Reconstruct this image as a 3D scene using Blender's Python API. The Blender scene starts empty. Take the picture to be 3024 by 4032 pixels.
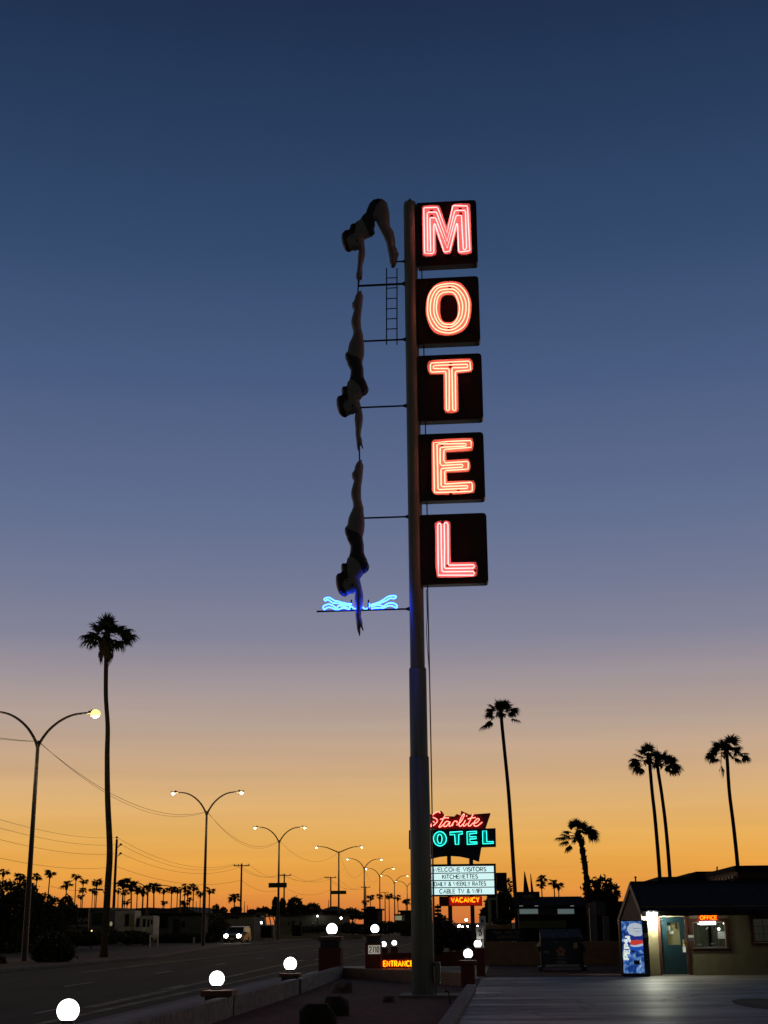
import bpy, math, random
from mathutils import Vector as V, Matrix
from mathutils.geometry import delaunay_2d_cdt
C = bpy.context.scene.collection
R_ = math.radians

# ------------------------------------------------------------------ camera frame and survey helpers
F, CX, CY, EYE = 5376.0, 1512.0, 2016.0, 1.9
PITCH, ROLL, PHI = R_(16.76), .009, R_(5)
FW = V((0, math.cos(PITCH), math.sin(PITCH)))
_r0, _u0 = V((1, 0, 0)), V((0, -math.sin(PITCH), math.cos(PITCH)))
RT = math.cos(ROLL)*_r0 - math.sin(ROLL)*_u0
UP = math.sin(ROLL)*_r0 + math.cos(ROLL)*_u0
EYEP = V((0, 0, EYE))
AU = V((math.cos(PHI), -math.sin(PHI), 0))      # across the street, to the right
AS = V((math.sin(PHI), math.cos(PHI), 0))       # along the street, away
AZ = V((0, 0, 1))

def ray(x, y): return FW + RT*((x-CX)/F) - UP*((y-CY)/F)
def W(u, s, z=0): return AU*u + AS*s + AZ*z
def G(x, y, z=0.):
    d = ray(x, y); return EYEP + d*((z-EYE)/d.z)
def PL(x, y, p, n):
    d = ray(x, y); return EYEP + d*((p-EYEP).dot(n)/d.dot(n))
def PS(x, y, s): return PL(x, y, W(0, s), AS)
def PU(x, y, u): return PL(x, y, W(u, 0), AU)
def S(x, y, base):
    n = V((base.x, base.y, 0)).normalized(); return PL(x, y, base, n)
def us(p): return p.dot(AU), p.dot(AS)
def rect(xl, xr, yt, yb, s):
    ym, xm = (yt+yb)/2, (xl+xr)/2
    return (PS(xl, ym, s).dot(AU), PS(xr, ym, s).dot(AU), PS(xm, yb, s).z, PS(xm, yt, s).z)
def mpp(s, z=1.9):                               # metres per photo pixel at street distance s
    return (s*math.cos(PITCH) + (z-EYE)*math.sin(PITCH))/F
def zm(o, k, pts): return [(o[0]+x*k, o[1]+y*k) for x, y in pts]

# ------------------------------------------------------------------ mesh building
def catmull(pts, n=4, closed=False):
    out, N = [], len(pts)
    rng = range(N if closed else N-1)
    for i in rng:
        if closed: p0, p1, p2, p3 = pts[i-1], pts[i], pts[(i+1) % N], pts[(i+2) % N]
        else: p0, p1, p2, p3 = pts[max(i-1, 0)], pts[i], pts[i+1], pts[min(i+2, N-1)]
        for k in range(n):
            t = k/n
            out.append(0.5*((2*p1) + (p2-p0)*t + (2*p0-5*p1+4*p2-p3)*t*t + (3*p1-p0-3*p2+p3)*t**3))
    if not closed: out.append(pts[-1])
    return out

class MB:
    def __init__(s): s.v, s.f = [], []
    def add(s, vs, fs):
        o = len(s.v); s.v += [V(p) for p in vs]; s.f += [tuple(i+o for i in f) for f in fs]; return s
    def obox(s, c, ax, ay, az, hx, hy, hz):
        c = V(c); vs = [c+ax*(hx*i)+ay*(hy*j)+az*(hz*k) for i in (-1, 1) for j in (-1, 1) for k in (-1, 1)]
        return s.add(vs, [(0, 1, 3, 2), (4, 6, 7, 5), (0, 4, 5, 1), (2, 3, 7, 6), (0, 2, 6, 4), (1, 5, 7, 3)])
    def us(s, u0, u1, s0, s1, z0, z1):
        return s.obox(W((u0+u1)/2, (s0+s1)/2, (z0+z1)/2), AU, AS, AZ, abs(u1-u0)/2, abs(s1-s0)/2, abs(z1-z0)/2)
    def xyz(s, x0, x1, y0, y1, z0, z1):
        return s.obox(((x0+x1)/2, (y0+y1)/2, (z0+z1)/2), V((1, 0, 0)), V((0, 1, 0)), AZ, abs(x1-x0)/2, abs(y1-y0)/2, abs(z1-z0)/2)
    def prism(s, poly, vec):
        n = len(poly); vs = [V(p) for p in poly]+[V(p)+vec for p in poly]
        fs = [tuple(range(n)), tuple(range(2*n-1, n-1, -1))]
        fs += [(i, i+n, (i+1) % n+n, (i+1) % n) for i in range(n)]
        return s.add(vs, fs)
    def ring(s, outer, inner, vec):
        n = len(outer); vs = [V(p) for p in outer]+[V(p) for p in inner]+[V(p)+vec for p in outer]+[V(p)+vec for p in inner]
        fs = []
        for i in range(n):
            j = (i+1) % n
            fs += [(i, j, n+j, n+i), (2*n+i, 3*n+i, 3*n+j, 2*n+j), (i, 2*n+i, 2*n+j, j), (n+i, n+j, 3*n+j, 3*n+i)]
        return s.add(vs, fs)
    def tube(s, pts, r, n=8, closed=False, cap=True):
        pts = [V(p) for p in pts]
        if closed and (pts[0]-pts[-1]).length < 1e-6: pts = pts[:-1]
        N = len(pts); rs = r if isinstance(r, (list, tuple)) else [r]*N
        nrm = None; vs = []
        for i in range(N):
            if closed: a, b = pts[i-1], pts[(i+1) % N]
            else: a, b = pts[max(i-1, 0)], pts[min(i+1, N-1)]
            t = b-a
            if t.length < 1e-9: t = V((0, 0, 1))
            t.normalize()
            if nrm is None:
                nrm = t.orthogonal().normalized()
            else:
                nrm = nrm - t*nrm.dot(t)
                if nrm.length < 1e-6: nrm = t.orthogonal()
                nrm.normalize()
            bi = t.cross(nrm)
            for k in range(n):
                a_ = 2*math.pi*k/n
                vs.append(pts[i]+(nrm*math.cos(a_)+bi*math.sin(a_))*rs[i])
        fs = []
        for i in range(N if closed else N-1):
            j = (i+1) % N
            for k in range(n):
                l = (k+1) % n
                fs.append((i*n+k, i*n+l, j*n+l, j*n+k))
        if not closed and cap: fs += [tuple(range(n-1, -1, -1)), tuple(range((N-1)*n, N*n))]
        return s.add(vs, fs)
    def ball(s, c, rx, ry=None, rz=None, seg=20, rings=12, M=None, zcut=-1.):
        ry = ry or rx; rz = rz or rx; c = V(c); vs = []; fs = []
        M = M or Matrix.Identity(3)
        a0 = math.asin(max(-1, zcut))
        for i in range(rings+1):
            a = a0+(math.pi/2-a0)*i/rings
            for k in range(seg):
                b = 2*math.pi*k/seg
                vs.append(c+M@V((rx*math.cos(a)*math.cos(b), ry*math.cos(a)*math.sin(b), rz*math.sin(a))))
        for i in range(rings):
            for k in range(seg):
                l = (k+1) % seg
                fs.append((i*seg+k, i*seg+l, (i+1)*seg+l, (i+1)*seg+k))
        fs.append(tuple(range(seg-1, -1, -1)))
        return s.add(vs, fs)
    def lathe(s, c, prof, n=24):
        c = V(c); vs = []; fs = []
        for r, z in prof:
            for k in range(n):
                a = 2*math.pi*k/n; vs.append(c+V((r*math.cos(a), r*math.sin(a), z)))
        for i in range(len(prof)-1):
            for k in range(n):
                l = (k+1) % n; fs.append((i*n+k, i*n+l, (i+1)*n+l, (i+1)*n+k))
        fs += [tuple(range(n-1, -1, -1)), tuple(range((len(prof)-1)*n, len(prof)*n))]
        return s.add(vs, fs)
    def build(s, name, mat, parent=None, bevel=0, smooth=False, origin=None):
        root = parent
        while root is not None and root.parent is not None: root = root.parent
        if origin is not None: o = V(origin)
        elif root is not None: o = root.location.copy()
        else:
            o = sum(s.v, V())/len(s.v); o.z = min(p.z for p in s.v)
        me = bpy.data.meshes.new(name)
        me.from_pydata([p-o for p in s.v], [], s.f); me.update()
        me.materials.append(mat)
        if smooth:
            for p in me.polygons: p.use_smooth = True
        ob = bpy.data.objects.new(name, me); C.objects.link(ob)
        if parent is not None: ob.parent = parent
        else: ob.location = o
        if bevel:
            m = ob.modifiers.new('bevel', 'BEVEL'); m.width = bevel; m.segments = 2; m.limit_method = 'ANGLE'; m.angle_limit = R_(40)
        return ob

def tag(o, label, cat, group=None):
    o['label'] = label; o['category'] = cat
    if group: o['group'] = group
    return o
def thing(name, loc, label, cat, group=None):
    o = bpy.data.objects.new(name, None); o.empty_display_size = .3; C.objects.link(o); o.location = V(loc)
    return tag(o, label, cat, group)
def struct(o, kind='structure'):
    o['kind'] = kind; return o
def dup(root, loc, label=None, rotz=None, scale=None):
    r = root.copy(); C.objects.link(r); r.location = V(loc)
    if rotz is not None: r.rotation_euler = (0, 0, rotz)
    if scale is not None: r.scale = scale
    if label: r['label'] = label
    for ch in list(root.children):
        c = ch.copy(); C.objects.link(c); c.parent = r
        for g in ch.children:
            d = g.copy(); C.objects.link(d); d.parent = c
    return r

# ------------------------------------------------------------------ materials
def lin(c): return tuple(((x/255)/12.92 if x/255 <= .04045 else ((x/255+.055)/1.055)**2.4) for x in c)
def mat(name, col, rough=.6, metal=0., var=.25, scale=3., emit=None, es=1., bump=0., stretch=None, spec=.5):
    m = bpy.data.materials.new(name); m.use_nodes = True
    nt = m.node_tree; b = nt.nodes['Principled BSDF']
    b.inputs['Roughness'].default_value = rough; b.inputs['Metallic'].default_value = metal
    b.inputs['Specular IOR Level'].default_value = spec
    tc = nt.nodes.new('ShaderNodeTexCoord'); no = nt.nodes.new('ShaderNodeTexNoise')
    no.inputs['Scale'].default_value = scale; no.inputs['Detail'].default_value = 6
    if stretch:
        mp = nt.nodes.new('ShaderNodeMapping'); mp.inputs['Scale'].default_value = stretch
        mp.inputs['Rotation'].default_value = (0, 0, PHI)
        nt.links.new(tc.outputs['Object'], mp.inputs['Vector']); nt.links.new(mp.outputs['Vector'], no.inputs['Vector'])
    else: nt.links.new(tc.outputs['Object'], no.inputs['Vector'])
    rp = nt.nodes.new('ShaderNodeValToRGB')
    rp.color_ramp.elements[0].position = .3; rp.color_ramp.elements[1].position = .7
    rp.color_ramp.elements[0].color = tuple(max(0, x*(1-var)) for x in col)+(1,)
    rp.color_ramp.elements[1].color = tuple(min(1, x*(1+var)) for x in col)+(1,)
    nt.links.new(no.outputs['Fac'], rp.inputs['Fac']); nt.links.new(rp.outputs['Color'], b.inputs['Base Color'])
    if bump:
        bp = nt.nodes.new('ShaderNodeBump'); bp.inputs['Strength'].default_value = bump; bp.inputs['Distance'].default_value = .02
        n2 = nt.nodes.new('ShaderNodeTexNoise'); n2.inputs['Scale'].default_value = scale*8; n2.inputs['Detail'].default_value = 4
        nt.links.new(tc.outputs['Object'], n2.inputs['Vector'])
        nt.links.new(n2.outputs['Fac'], bp.inputs['Height']); nt.links.new(bp.outputs['Normal'], b.inputs['Normal'])
    if emit:
        b.inputs['Emission Color'].default_value = tuple(emit)+(1,); b.inputs['Emission Strength'].default_value = es
    return m
def glassmat(name, tint=(.02, .025, .03), refl=.12):
    m = bpy.data.materials.new(name); m.use_nodes = True; nt = m.node_tree
    nt.nodes.remove(nt.nodes['Principled BSDF']); out = nt.nodes['Material Output']
    tr = nt.nodes.new('ShaderNodeBsdfTransparent'); tr.inputs['Color'].default_value = (.85, .88, .86, 1)
    gl = nt.nodes.new('ShaderNodeBsdfGlossy'); gl.inputs['Roughness'].default_value = .04
    mx = nt.nodes.new('ShaderNodeMixShader'); mx.inputs['Fac'].default_value = refl
    nt.links.new(tr.outputs[0], mx.inputs[1]); nt.links.new(gl.outputs[0], mx.inputs[2]); nt.links.new(mx.outputs[0], out.inputs['Surface'])
    return m

M = {}
M['pole'] = mat('painted_steel', (.37, .405, .345), .5, 0, .22, 2, stretch=(5, 5, .25))
M['polebox'] = mat('grey_paint', (.22, .22, .2), .5, 0, .15, 6)
M['dark_steel'] = mat('dark_steel', (.03, .03, .035), .5, .3, .2, 5)
M['signbox'] = mat('maroon_enamel', (.038, .003, .005), .30, 0, .25, 4)
M['pan'] = mat('letter_pan_paint', (.62, .43, .42), .5, 0, .08, 9)
M['neon'] = mat('red_neon_tube', (.8, .3, .2), .3, 0, 0, 1, (5.4, 1.08, .66), 1)
M['neon_pink'] = mat('pink_neon_tube', (.8, .3, .3), .3, 0, 0, 1, (5.4, .98, .94), 1)
M['aqua'] = mat('aqua_neon_tube', (.2, .6, .8), .3, 0, 0, 1, (.34, 1.7, 30), 1)
M['skin'] = mat('figure_skin_paint', (.32, .335, .33), .5, 0, .12, 3)
M['suit'] = mat('swimsuit_paint', (.035, .048, .075), .5, 0, .2, 3)
M['hair'] = mat('hair_paint', (.035, .016, .008), .4, 0, .3, 6)
M['mark'] = mat('face_paint', (.03, .015, .012), .5, 0, .1, 6)
M['asphalt'] = mat('asphalt', (.052, .048, .028), .85, 0, .4, .6, bump=.25, stretch=(1.6, .12, 1), spec=.12)
M['frontage'] = mat('worn_asphalt', (.085, .077, .055), .9, 0, .2, .4, stretch=(1.2, .15, 1), spec=.12)
M['lanepaint'] = mat('lane_paint', (.72, .69, .58), .8, 0, .35, 2.2, spec=.1)
M['lanefaded_sheen'] = mat('faded_paint_with_sheen', (.44, .40, .22), .9, 0, .6, 1.4, spec=.1)  # worn lines, lightened and yellowed to carry the light sheen on the road
M['dirt'] = mat('dry_dirt', (.045, .034, .022), .95, 0, .35, .3, bump=.3)
M['gravel'] = mat('red_gravel', (.15, .06, .028), .95, 0, .4, 5, bump=.8)
M['verge'] = mat('verge_gravel', (.09, .06, .035), .95, 0, .3, 1.5, bump=.4)
M['concrete'] = mat('concrete', (.30, .285, .25), .8, 0, .2, 1.6, bump=.2)
M['kerb'] = mat('kerb_concrete', (.26, .24, .20), .85, 0, .25, 3, bump=.3)
M['stucco'] = mat('grey_stucco', (.28, .265, .235), .9, 0, .4, 6, bump=.7)
M['tanwall'] = mat('tan_stucco', (.46, .27, .145), .9, 0, .15, 2, bump=.4)
M['red'] = mat('red_painted_block', (.22, .045, .022), .75, 0, .2, 4, bump=.2)
M['cap'] = mat('cap_stone', (.20, .10, .06), .7, 0, .25, 6)
M['neck'] = mat('slate_paint', (.06, .065, .07), .6, 0, .2, 6)
M['globe'] = mat('opal_glass_lit', (.9, .9, .88), .3, 0, 0, 1, (1, .985, .93), 4)
M['flange'] = mat('black_metal', (.02, .02, .02), .4, .6, .2, 5)
M['rock'] = mat('boulder_rock', (.13, .105, .08), .95, 0, .45, 3, bump=.9)
M['rockdark'] = mat('dark_boulder_rock', (.05, .042, .032), .95, 0, .45, 3, bump=.9)
M['lamp_metal'] = mat('lamp_post_paint', (.075, .06, .05), .5, .2, .15, 2)
M['lamp_lit'] = mat('lit_lamp_lens', (.9, .85, .6), .3, 0, 0, 1, (1.5, 1.4, .98), 1)
M['lamp_yellow'] = mat('lit_yellow_lens', (.9, .85, .4), .3, 0, 0, 1, (1.9, 1.42, .40), 1)
M['lamp_off'] = mat('unlit_lens', (.1, .09, .07), .3)
M['wood'] = mat('creosote_wood', (.045, .028, .018), .9, 0, .3, 4)
M['wire'] = mat('wire_rubber', (.22, .15, .09), .7)
M['trunk'] = mat('palm_trunk_bark', (.05, .036, .026), .95, 0, .4, 4, bump=.6)
M['frond'] = mat('palm_frond', (.035, .045, .018), .75, 0, .4, 1)
M['dead'] = mat('dead_frond', (.06, .042, .022), .9, 0, .4, 2)
M['leaf'] = mat('tree_leaf', (.03, .036, .016), .8, 0, .5, .6)
M['leafred'] = mat('bougainvillea_leaf', (.05, .028, .018), .8, 0, .6, 1.2)
M['bark'] = mat('tree_bark', (.05, .04, .03), .9, 0, .3, 5)
M['petal'] = mat('pale_petal', (.35, .22, .16), .8, 0, .3, 6)
M['officewall'] = mat('olive_stucco', (.25, .21, .115), .9, 0, .12, 3, bump=.35)
M['gable'] = mat('brown_gable_boards', (.15, .115, .075), .9, 0, .2, 3)
M['paletrim'] = mat('pale_trim_paint', (.42, .34, .22), .7, 0, .15, 3)
M['trim'] = mat('redwood_trim_paint', (.085, .026, .014), .7, 0, .2, 5)
M['roof'] = mat('dark_metal_roof', (.022, .022, .025), .8, 0, .3, 1.2, stretch=(6, .4, 1), spec=.25)
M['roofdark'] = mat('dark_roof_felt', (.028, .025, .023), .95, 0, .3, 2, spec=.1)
M['teal'] = mat('teal_door_paint', (.008, .032, .042), .45, 0, .12, 3)
M['glass'] = glassmat('window_glass')
M['glassdark'] = mat('dark_glass', (.008, .009, .010), .08, 0, .1, 2)
M['curtain'] = mat('lit_curtain', (.22, .2, .12), .9, 0, .35, 7, (.30, .23, .09), .42, stretch=(6, 1, .4))
M['curtaindim'] = mat('dim_lit_curtain', (.16, .16, .11), .9, 0, .4, 5, (.10, .10, .06), .16, stretch=(6, 1, .4))
M['paper'] = mat('white_paper', (.6, .6, .56), .8, 0, .1, 5)
M['paperlit'] = mat('glowing_paper', (.6, .6, .56), .8, 0, .1, 5, (.7, .75, .62), .35)  # own weak glow in the colour, in place of light on the paper
M['flood'] = mat('flood_lamp_lens', (.9, .9, .8), .3, 0, 0, 1, (.96, 1, .80), 215)
M['tubewhite'] = mat('white_tube_lamp', (.9, .9, .9), .3, 0, 0, 1, (1, 1, .97), 7)
M['spark'] = mat('bright_lamp', (.9, .9, .9), .3, 0, 0, 1, (1, .97, .86), 16)
M['headlight'] = mat('headlight_lens', (.9, .9, .9), .2, 0, 0, 1, (1, .95, .78), 60)
M['headlight2'] = mat('far_headlight_lens', (.9, .9, .9), .2, 0, 0, 1, (1, .95, .8), 25)
M['brass'] = mat('brass', (.65, .52, .22), .3, .8, .1, 5)
M['amber'] = mat('amber_neon', (.8, .5, .1), .3, 0, 0, 1, (4.5, .86, .012), 1)
M['amber2'] = mat('orange_neon', (.8, .4, .1), .3, 0, 0, 1, (4.5, .55, .012), 1)
M['redface'] = mat('lit_red_sign_face', (.35, .02, .01), .5, 0, .2, 3, (.55, .012, .004), .45)
M['redcase'] = mat('dull_red_case', (.12, .012, .008), .6, 0, .3, 3)
M['starred'] = mat('red_sign_enamel', (.22, .008, .016), .4, 0, .2, 2)
M['signblack'] = mat('black_sign_enamel', (.012, .011, .011), .45, 0, .2, 2)
M['turq'] = mat('turquoise_sign_letter', (.02, .38, .33), .5, 0, .1, 4)
M['turqtube'] = mat('turquoise_neon', (.1, .7, .6), .3, 0, 0, 1, (.09, 2.3, 1.9), 1)
M['pinktube'] = mat('coral_neon', (.9, .3, .25), .3, 0, 0, 1, (4.2, .78, .55), 1)
M['board'] = mat('backlit_board', (.7, .8, .78), .5, 0, .05, 3, (.66, .93, .93), .98)
M['blacktext'] = mat('black_lettering', (.012, .02, .022), .7)
M['white'] = mat('white_paint', (.78, .76, .70), .6, 0, .12, 3)
M['dullwhite'] = mat('dull_white_siding', (.55, .53, .46), .7, 0, .18, 1.5)
M['greysiding'] = mat('grey_siding', (.16, .165, .17), .8, 0, .2, 1)
M['palestucco'] = mat('pale_stucco', (.19, .18, .15), .9, 0, .2, 1)
M['cream'] = mat('cream_stucco', (.36, .30, .14), .9, 0, .12, 2)
M['greensign'] = mat('green_street_sign', (.012, .10, .05), .5, 0, .1, 4)
M['bluesign'] = mat('blue_sign_paint', (.03, .07, .28), .5)
M['brown'] = mat('brown_figures', (.10, .035, .02), .6)
M['van'] = mat('silver_car_paint', (.12, .118, .11), .3, .5, .05, 2)
M['vanfront'] = mat('dark_car_paint', (.03, .032, .035), .3, .3, .05, 2)
M['tyre'] = mat('tyre_rubber', (.015, .015, .015), .8)
M['dumpster'] = mat('navy_steel', (.010, .014, .032), .5, .2, .3, 3)
M['lid'] = mat('black_plastic_lid', (.010, .011, .014), .8, 0, .3, 3)
M['petallogo'] = mat('orange_decal', (.26, .10, .06), .7, 0, .2, 6)
M['sticker'] = mat('yellow_sticker', (.42, .30, .10), .7, 0, .15, 8)
M['greydecal'] = mat('grey_decal', (.10, .10, .11), .7, 0, .25, 10)
M['galv'] = mat('galvanised_steel', (.5, .5, .48), .35, .7, .2, 6)
M['olivepanel'] = mat('olive_panel', (.16, .18, .08), .7, 0, .2, 2)
M['plate'] = mat('glowing_number_plate', (.7, .66, .58), .6, 0, .1, 4, (.8, .74, .62), .34)  # faint glow added to brighten the plate; nothing lights it from behind
M['paleletter'] = mat('pale_lettering', (.4, .4, .38), .7)
M['hill'] = mat('far_hill', (.16, .14, .12), 1, 0, .2, .01)
M['shoplit'] = mat('shop_interior_glow', (.3, .36, .34), .8, 0, .5, 2.2, (.16, .22, .22), .5)
M['pinkneon'] = mat('pink_open_sign', (.7, .3, .4), .4, 0, 0, 1, (1.2, .45, .62), .8)
M['litwall'] = mat('glowing_panel', (.4, .42, .3), .8, 0, .2, 1, (.34, .36, .20), .55)  # glow put into the colour for the lit garage front and oval reflection
M['vblack'] = mat('black_cabinet', (.014, .014, .016), .35, 0, .2, 4)
M['vwhite'] = mat('vending_lit_white', (.7, .75, .8), .4, 0, .1, 6, (.62, .70, .80), .62)
M['vred'] = mat('vending_lit_red', (.6, .05, .03), .4, 0, .1, 6, (.62, .045, .03), .8)
M['vblue'] = mat('vending_lit_blue', (.02, .08, .5), .4, 0, .1, 6, (.012, .075, .46), .8)
M['vnavy'] = mat('vending_lit_navy', (.02, .03, .25), .4, 0, .1, 6, (.014, .028, .22), .8)
M['vwhite2'] = mat('vending_lit_cream', (.7, .75, .7), .4, 0, .1, 6, (.75, .85, .78), .8)
M['vgrey'] = mat('vending_lit_greyblue', (.3, .36, .45), .4, 0, .1, 6, (.20, .26, .36), .7)
def panelmat():
    m = mat('vending_lit_panel', (.1, .2, .5), .35)
    nt = m.node_tree; b = nt.nodes['Principled BSDF']
    tc = nt.nodes.new('ShaderNodeTexCoord'); no = nt.nodes.new('ShaderNodeTexNoise'); no.inputs['Scale'].default_value = 3.2
    no.inputs['Detail'].default_value = 7; no.inputs['Distortion'].default_value = 1.2
    nt.links.new(tc.outputs['Object'], no.inputs['Vector'])
    r = nt.nodes.new('ShaderNodeValToRGB'); e = r.color_ramp.elements
    e[0].position = .33; e[0].color = (.004, .012, .06, 1); e[1].position = .66; e[1].color = (.45, .62, .85, 1)
    k = e.new(.47); k.color = (.012, .07, .36, 1); k = e.new(.57); k.color = (.12, .28, .66, 1)
    nt.links.new(no.outputs['Fac'], r.inputs['Fac']); nt.links.new(r.outputs['Color'], b.inputs['Emission Color'])
    nt.links.new(r.outputs['Color'], b.inputs['Base Color'])
    b.inputs['Emission Strength'].default_value = .62
    return m
M['vpanel'] = panelmat()
def lotmat():
    m = mat('parking_lot_concrete', (.20, .185, .165), .6, 0, .34, .5, bump=.35, stretch=(.3, 1.3, 1), spec=.36)
    nt = m.node_tree; b = nt.nodes['Principled BSDF']
    tc = nt.nodes.new('ShaderNodeTexCoord'); mp = nt.nodes.new('ShaderNodeMapping'); mp.inputs['Scale'].default_value = (.22, 1.0, 1)
    mp.inputs['Rotation'].default_value = (0, 0, PHI)
    no = nt.nodes.new('ShaderNodeTexNoise'); no.inputs['Scale'].default_value = 1.1; no.inputs['Detail'].default_value = 5
    mr = nt.nodes.new('ShaderNodeMapRange'); mr.inputs[1].default_value = .35; mr.inputs[2].default_value = .65; mr.inputs[3].default_value = .46; mr.inputs[4].default_value = .72
    nt.links.new(tc.outputs['Object'], mp.inputs['Vector']); nt.links.new(mp.outputs['Vector'], no.inputs['Vector'])
    nt.links.new(no.outputs['Fac'], mr.inputs[0]); nt.links.new(mr.outputs[0], b.inputs['Roughness'])
    return m
M['lot'] = lotmat()
M['rearpave'] = mat('reddish_pavement', (.12, .075, .062), .9, 0, .3, .7, bump=.3, stretch=(.4, 1.3, 1), spec=.12)
def weather(m, crack, stain, width, depth):
    nt = m.node_tree; b = nt.nodes['Principled BSDF']; src = b.inputs['Base Color'].links[0].from_socket
    tc = nt.nodes.new('ShaderNodeTexCoord'); n1 = nt.nodes.new('ShaderNodeTexNoise'); n1.inputs['Scale'].default_value = .9; n1.inputs['Detail'].default_value = 6
    nt.links.new(tc.outputs['Object'], n1.inputs['Vector'])
    ad = nt.nodes.new('ShaderNodeMix'); ad.data_type = 'RGBA'; ad.blend_type = 'ADD'; ad.inputs[0].default_value = 1.1
    nt.links.new(tc.outputs['Object'], ad.inputs[6]); nt.links.new(n1.outputs['Color'], ad.inputs[7])
    vo = nt.nodes.new('ShaderNodeTexVoronoi'); vo.feature = 'DISTANCE_TO_EDGE'; vo.inputs['Scale'].default_value = crack
    nt.links.new(ad.outputs[2], vo.inputs['Vector'])
    mr = nt.nodes.new('ShaderNodeMapRange'); mr.inputs[1].default_value = width*.3; mr.inputs[2].default_value = width; mr.inputs[3].default_value = depth; mr.inputs[4].default_value = 1
    nt.links.new(vo.outputs['Distance'], mr.inputs[0])
    n2 = nt.nodes.new('ShaderNodeTexNoise'); n2.inputs['Scale'].default_value = stain; n2.inputs['Detail'].default_value = 5; nt.links.new(tc.outputs['Object'], n2.inputs['Vector'])
    m2 = nt.nodes.new('ShaderNodeMapRange'); m2.inputs[1].default_value = .3; m2.inputs[2].default_value = .48; m2.inputs[3].default_value = .5; m2.inputs[4].default_value = 1
    nt.links.new(n2.outputs['Fac'], m2.inputs[0])
    mu = nt.nodes.new('ShaderNodeMath'); mu.operation = 'MULTIPLY'; nt.links.new(mr.outputs[0], mu.inputs[0]); nt.links.new(m2.outputs[0], mu.inputs[1])
    mx = nt.nodes.new('ShaderNodeMix'); mx.data_type = 'RGBA'; mx.blend_type = 'MULTIPLY'; mx.inputs[0].default_value = 1
    nt.links.new(src, mx.inputs[6]); nt.links.new(mu.outputs[0], mx.inputs[7]); nt.links.new(mx.outputs[2], b.inputs['Base Color'])
weather(M['lot'], .21, .55, .014, .38)
weather(M['asphalt'], .10, .35, .012, .5)

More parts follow.
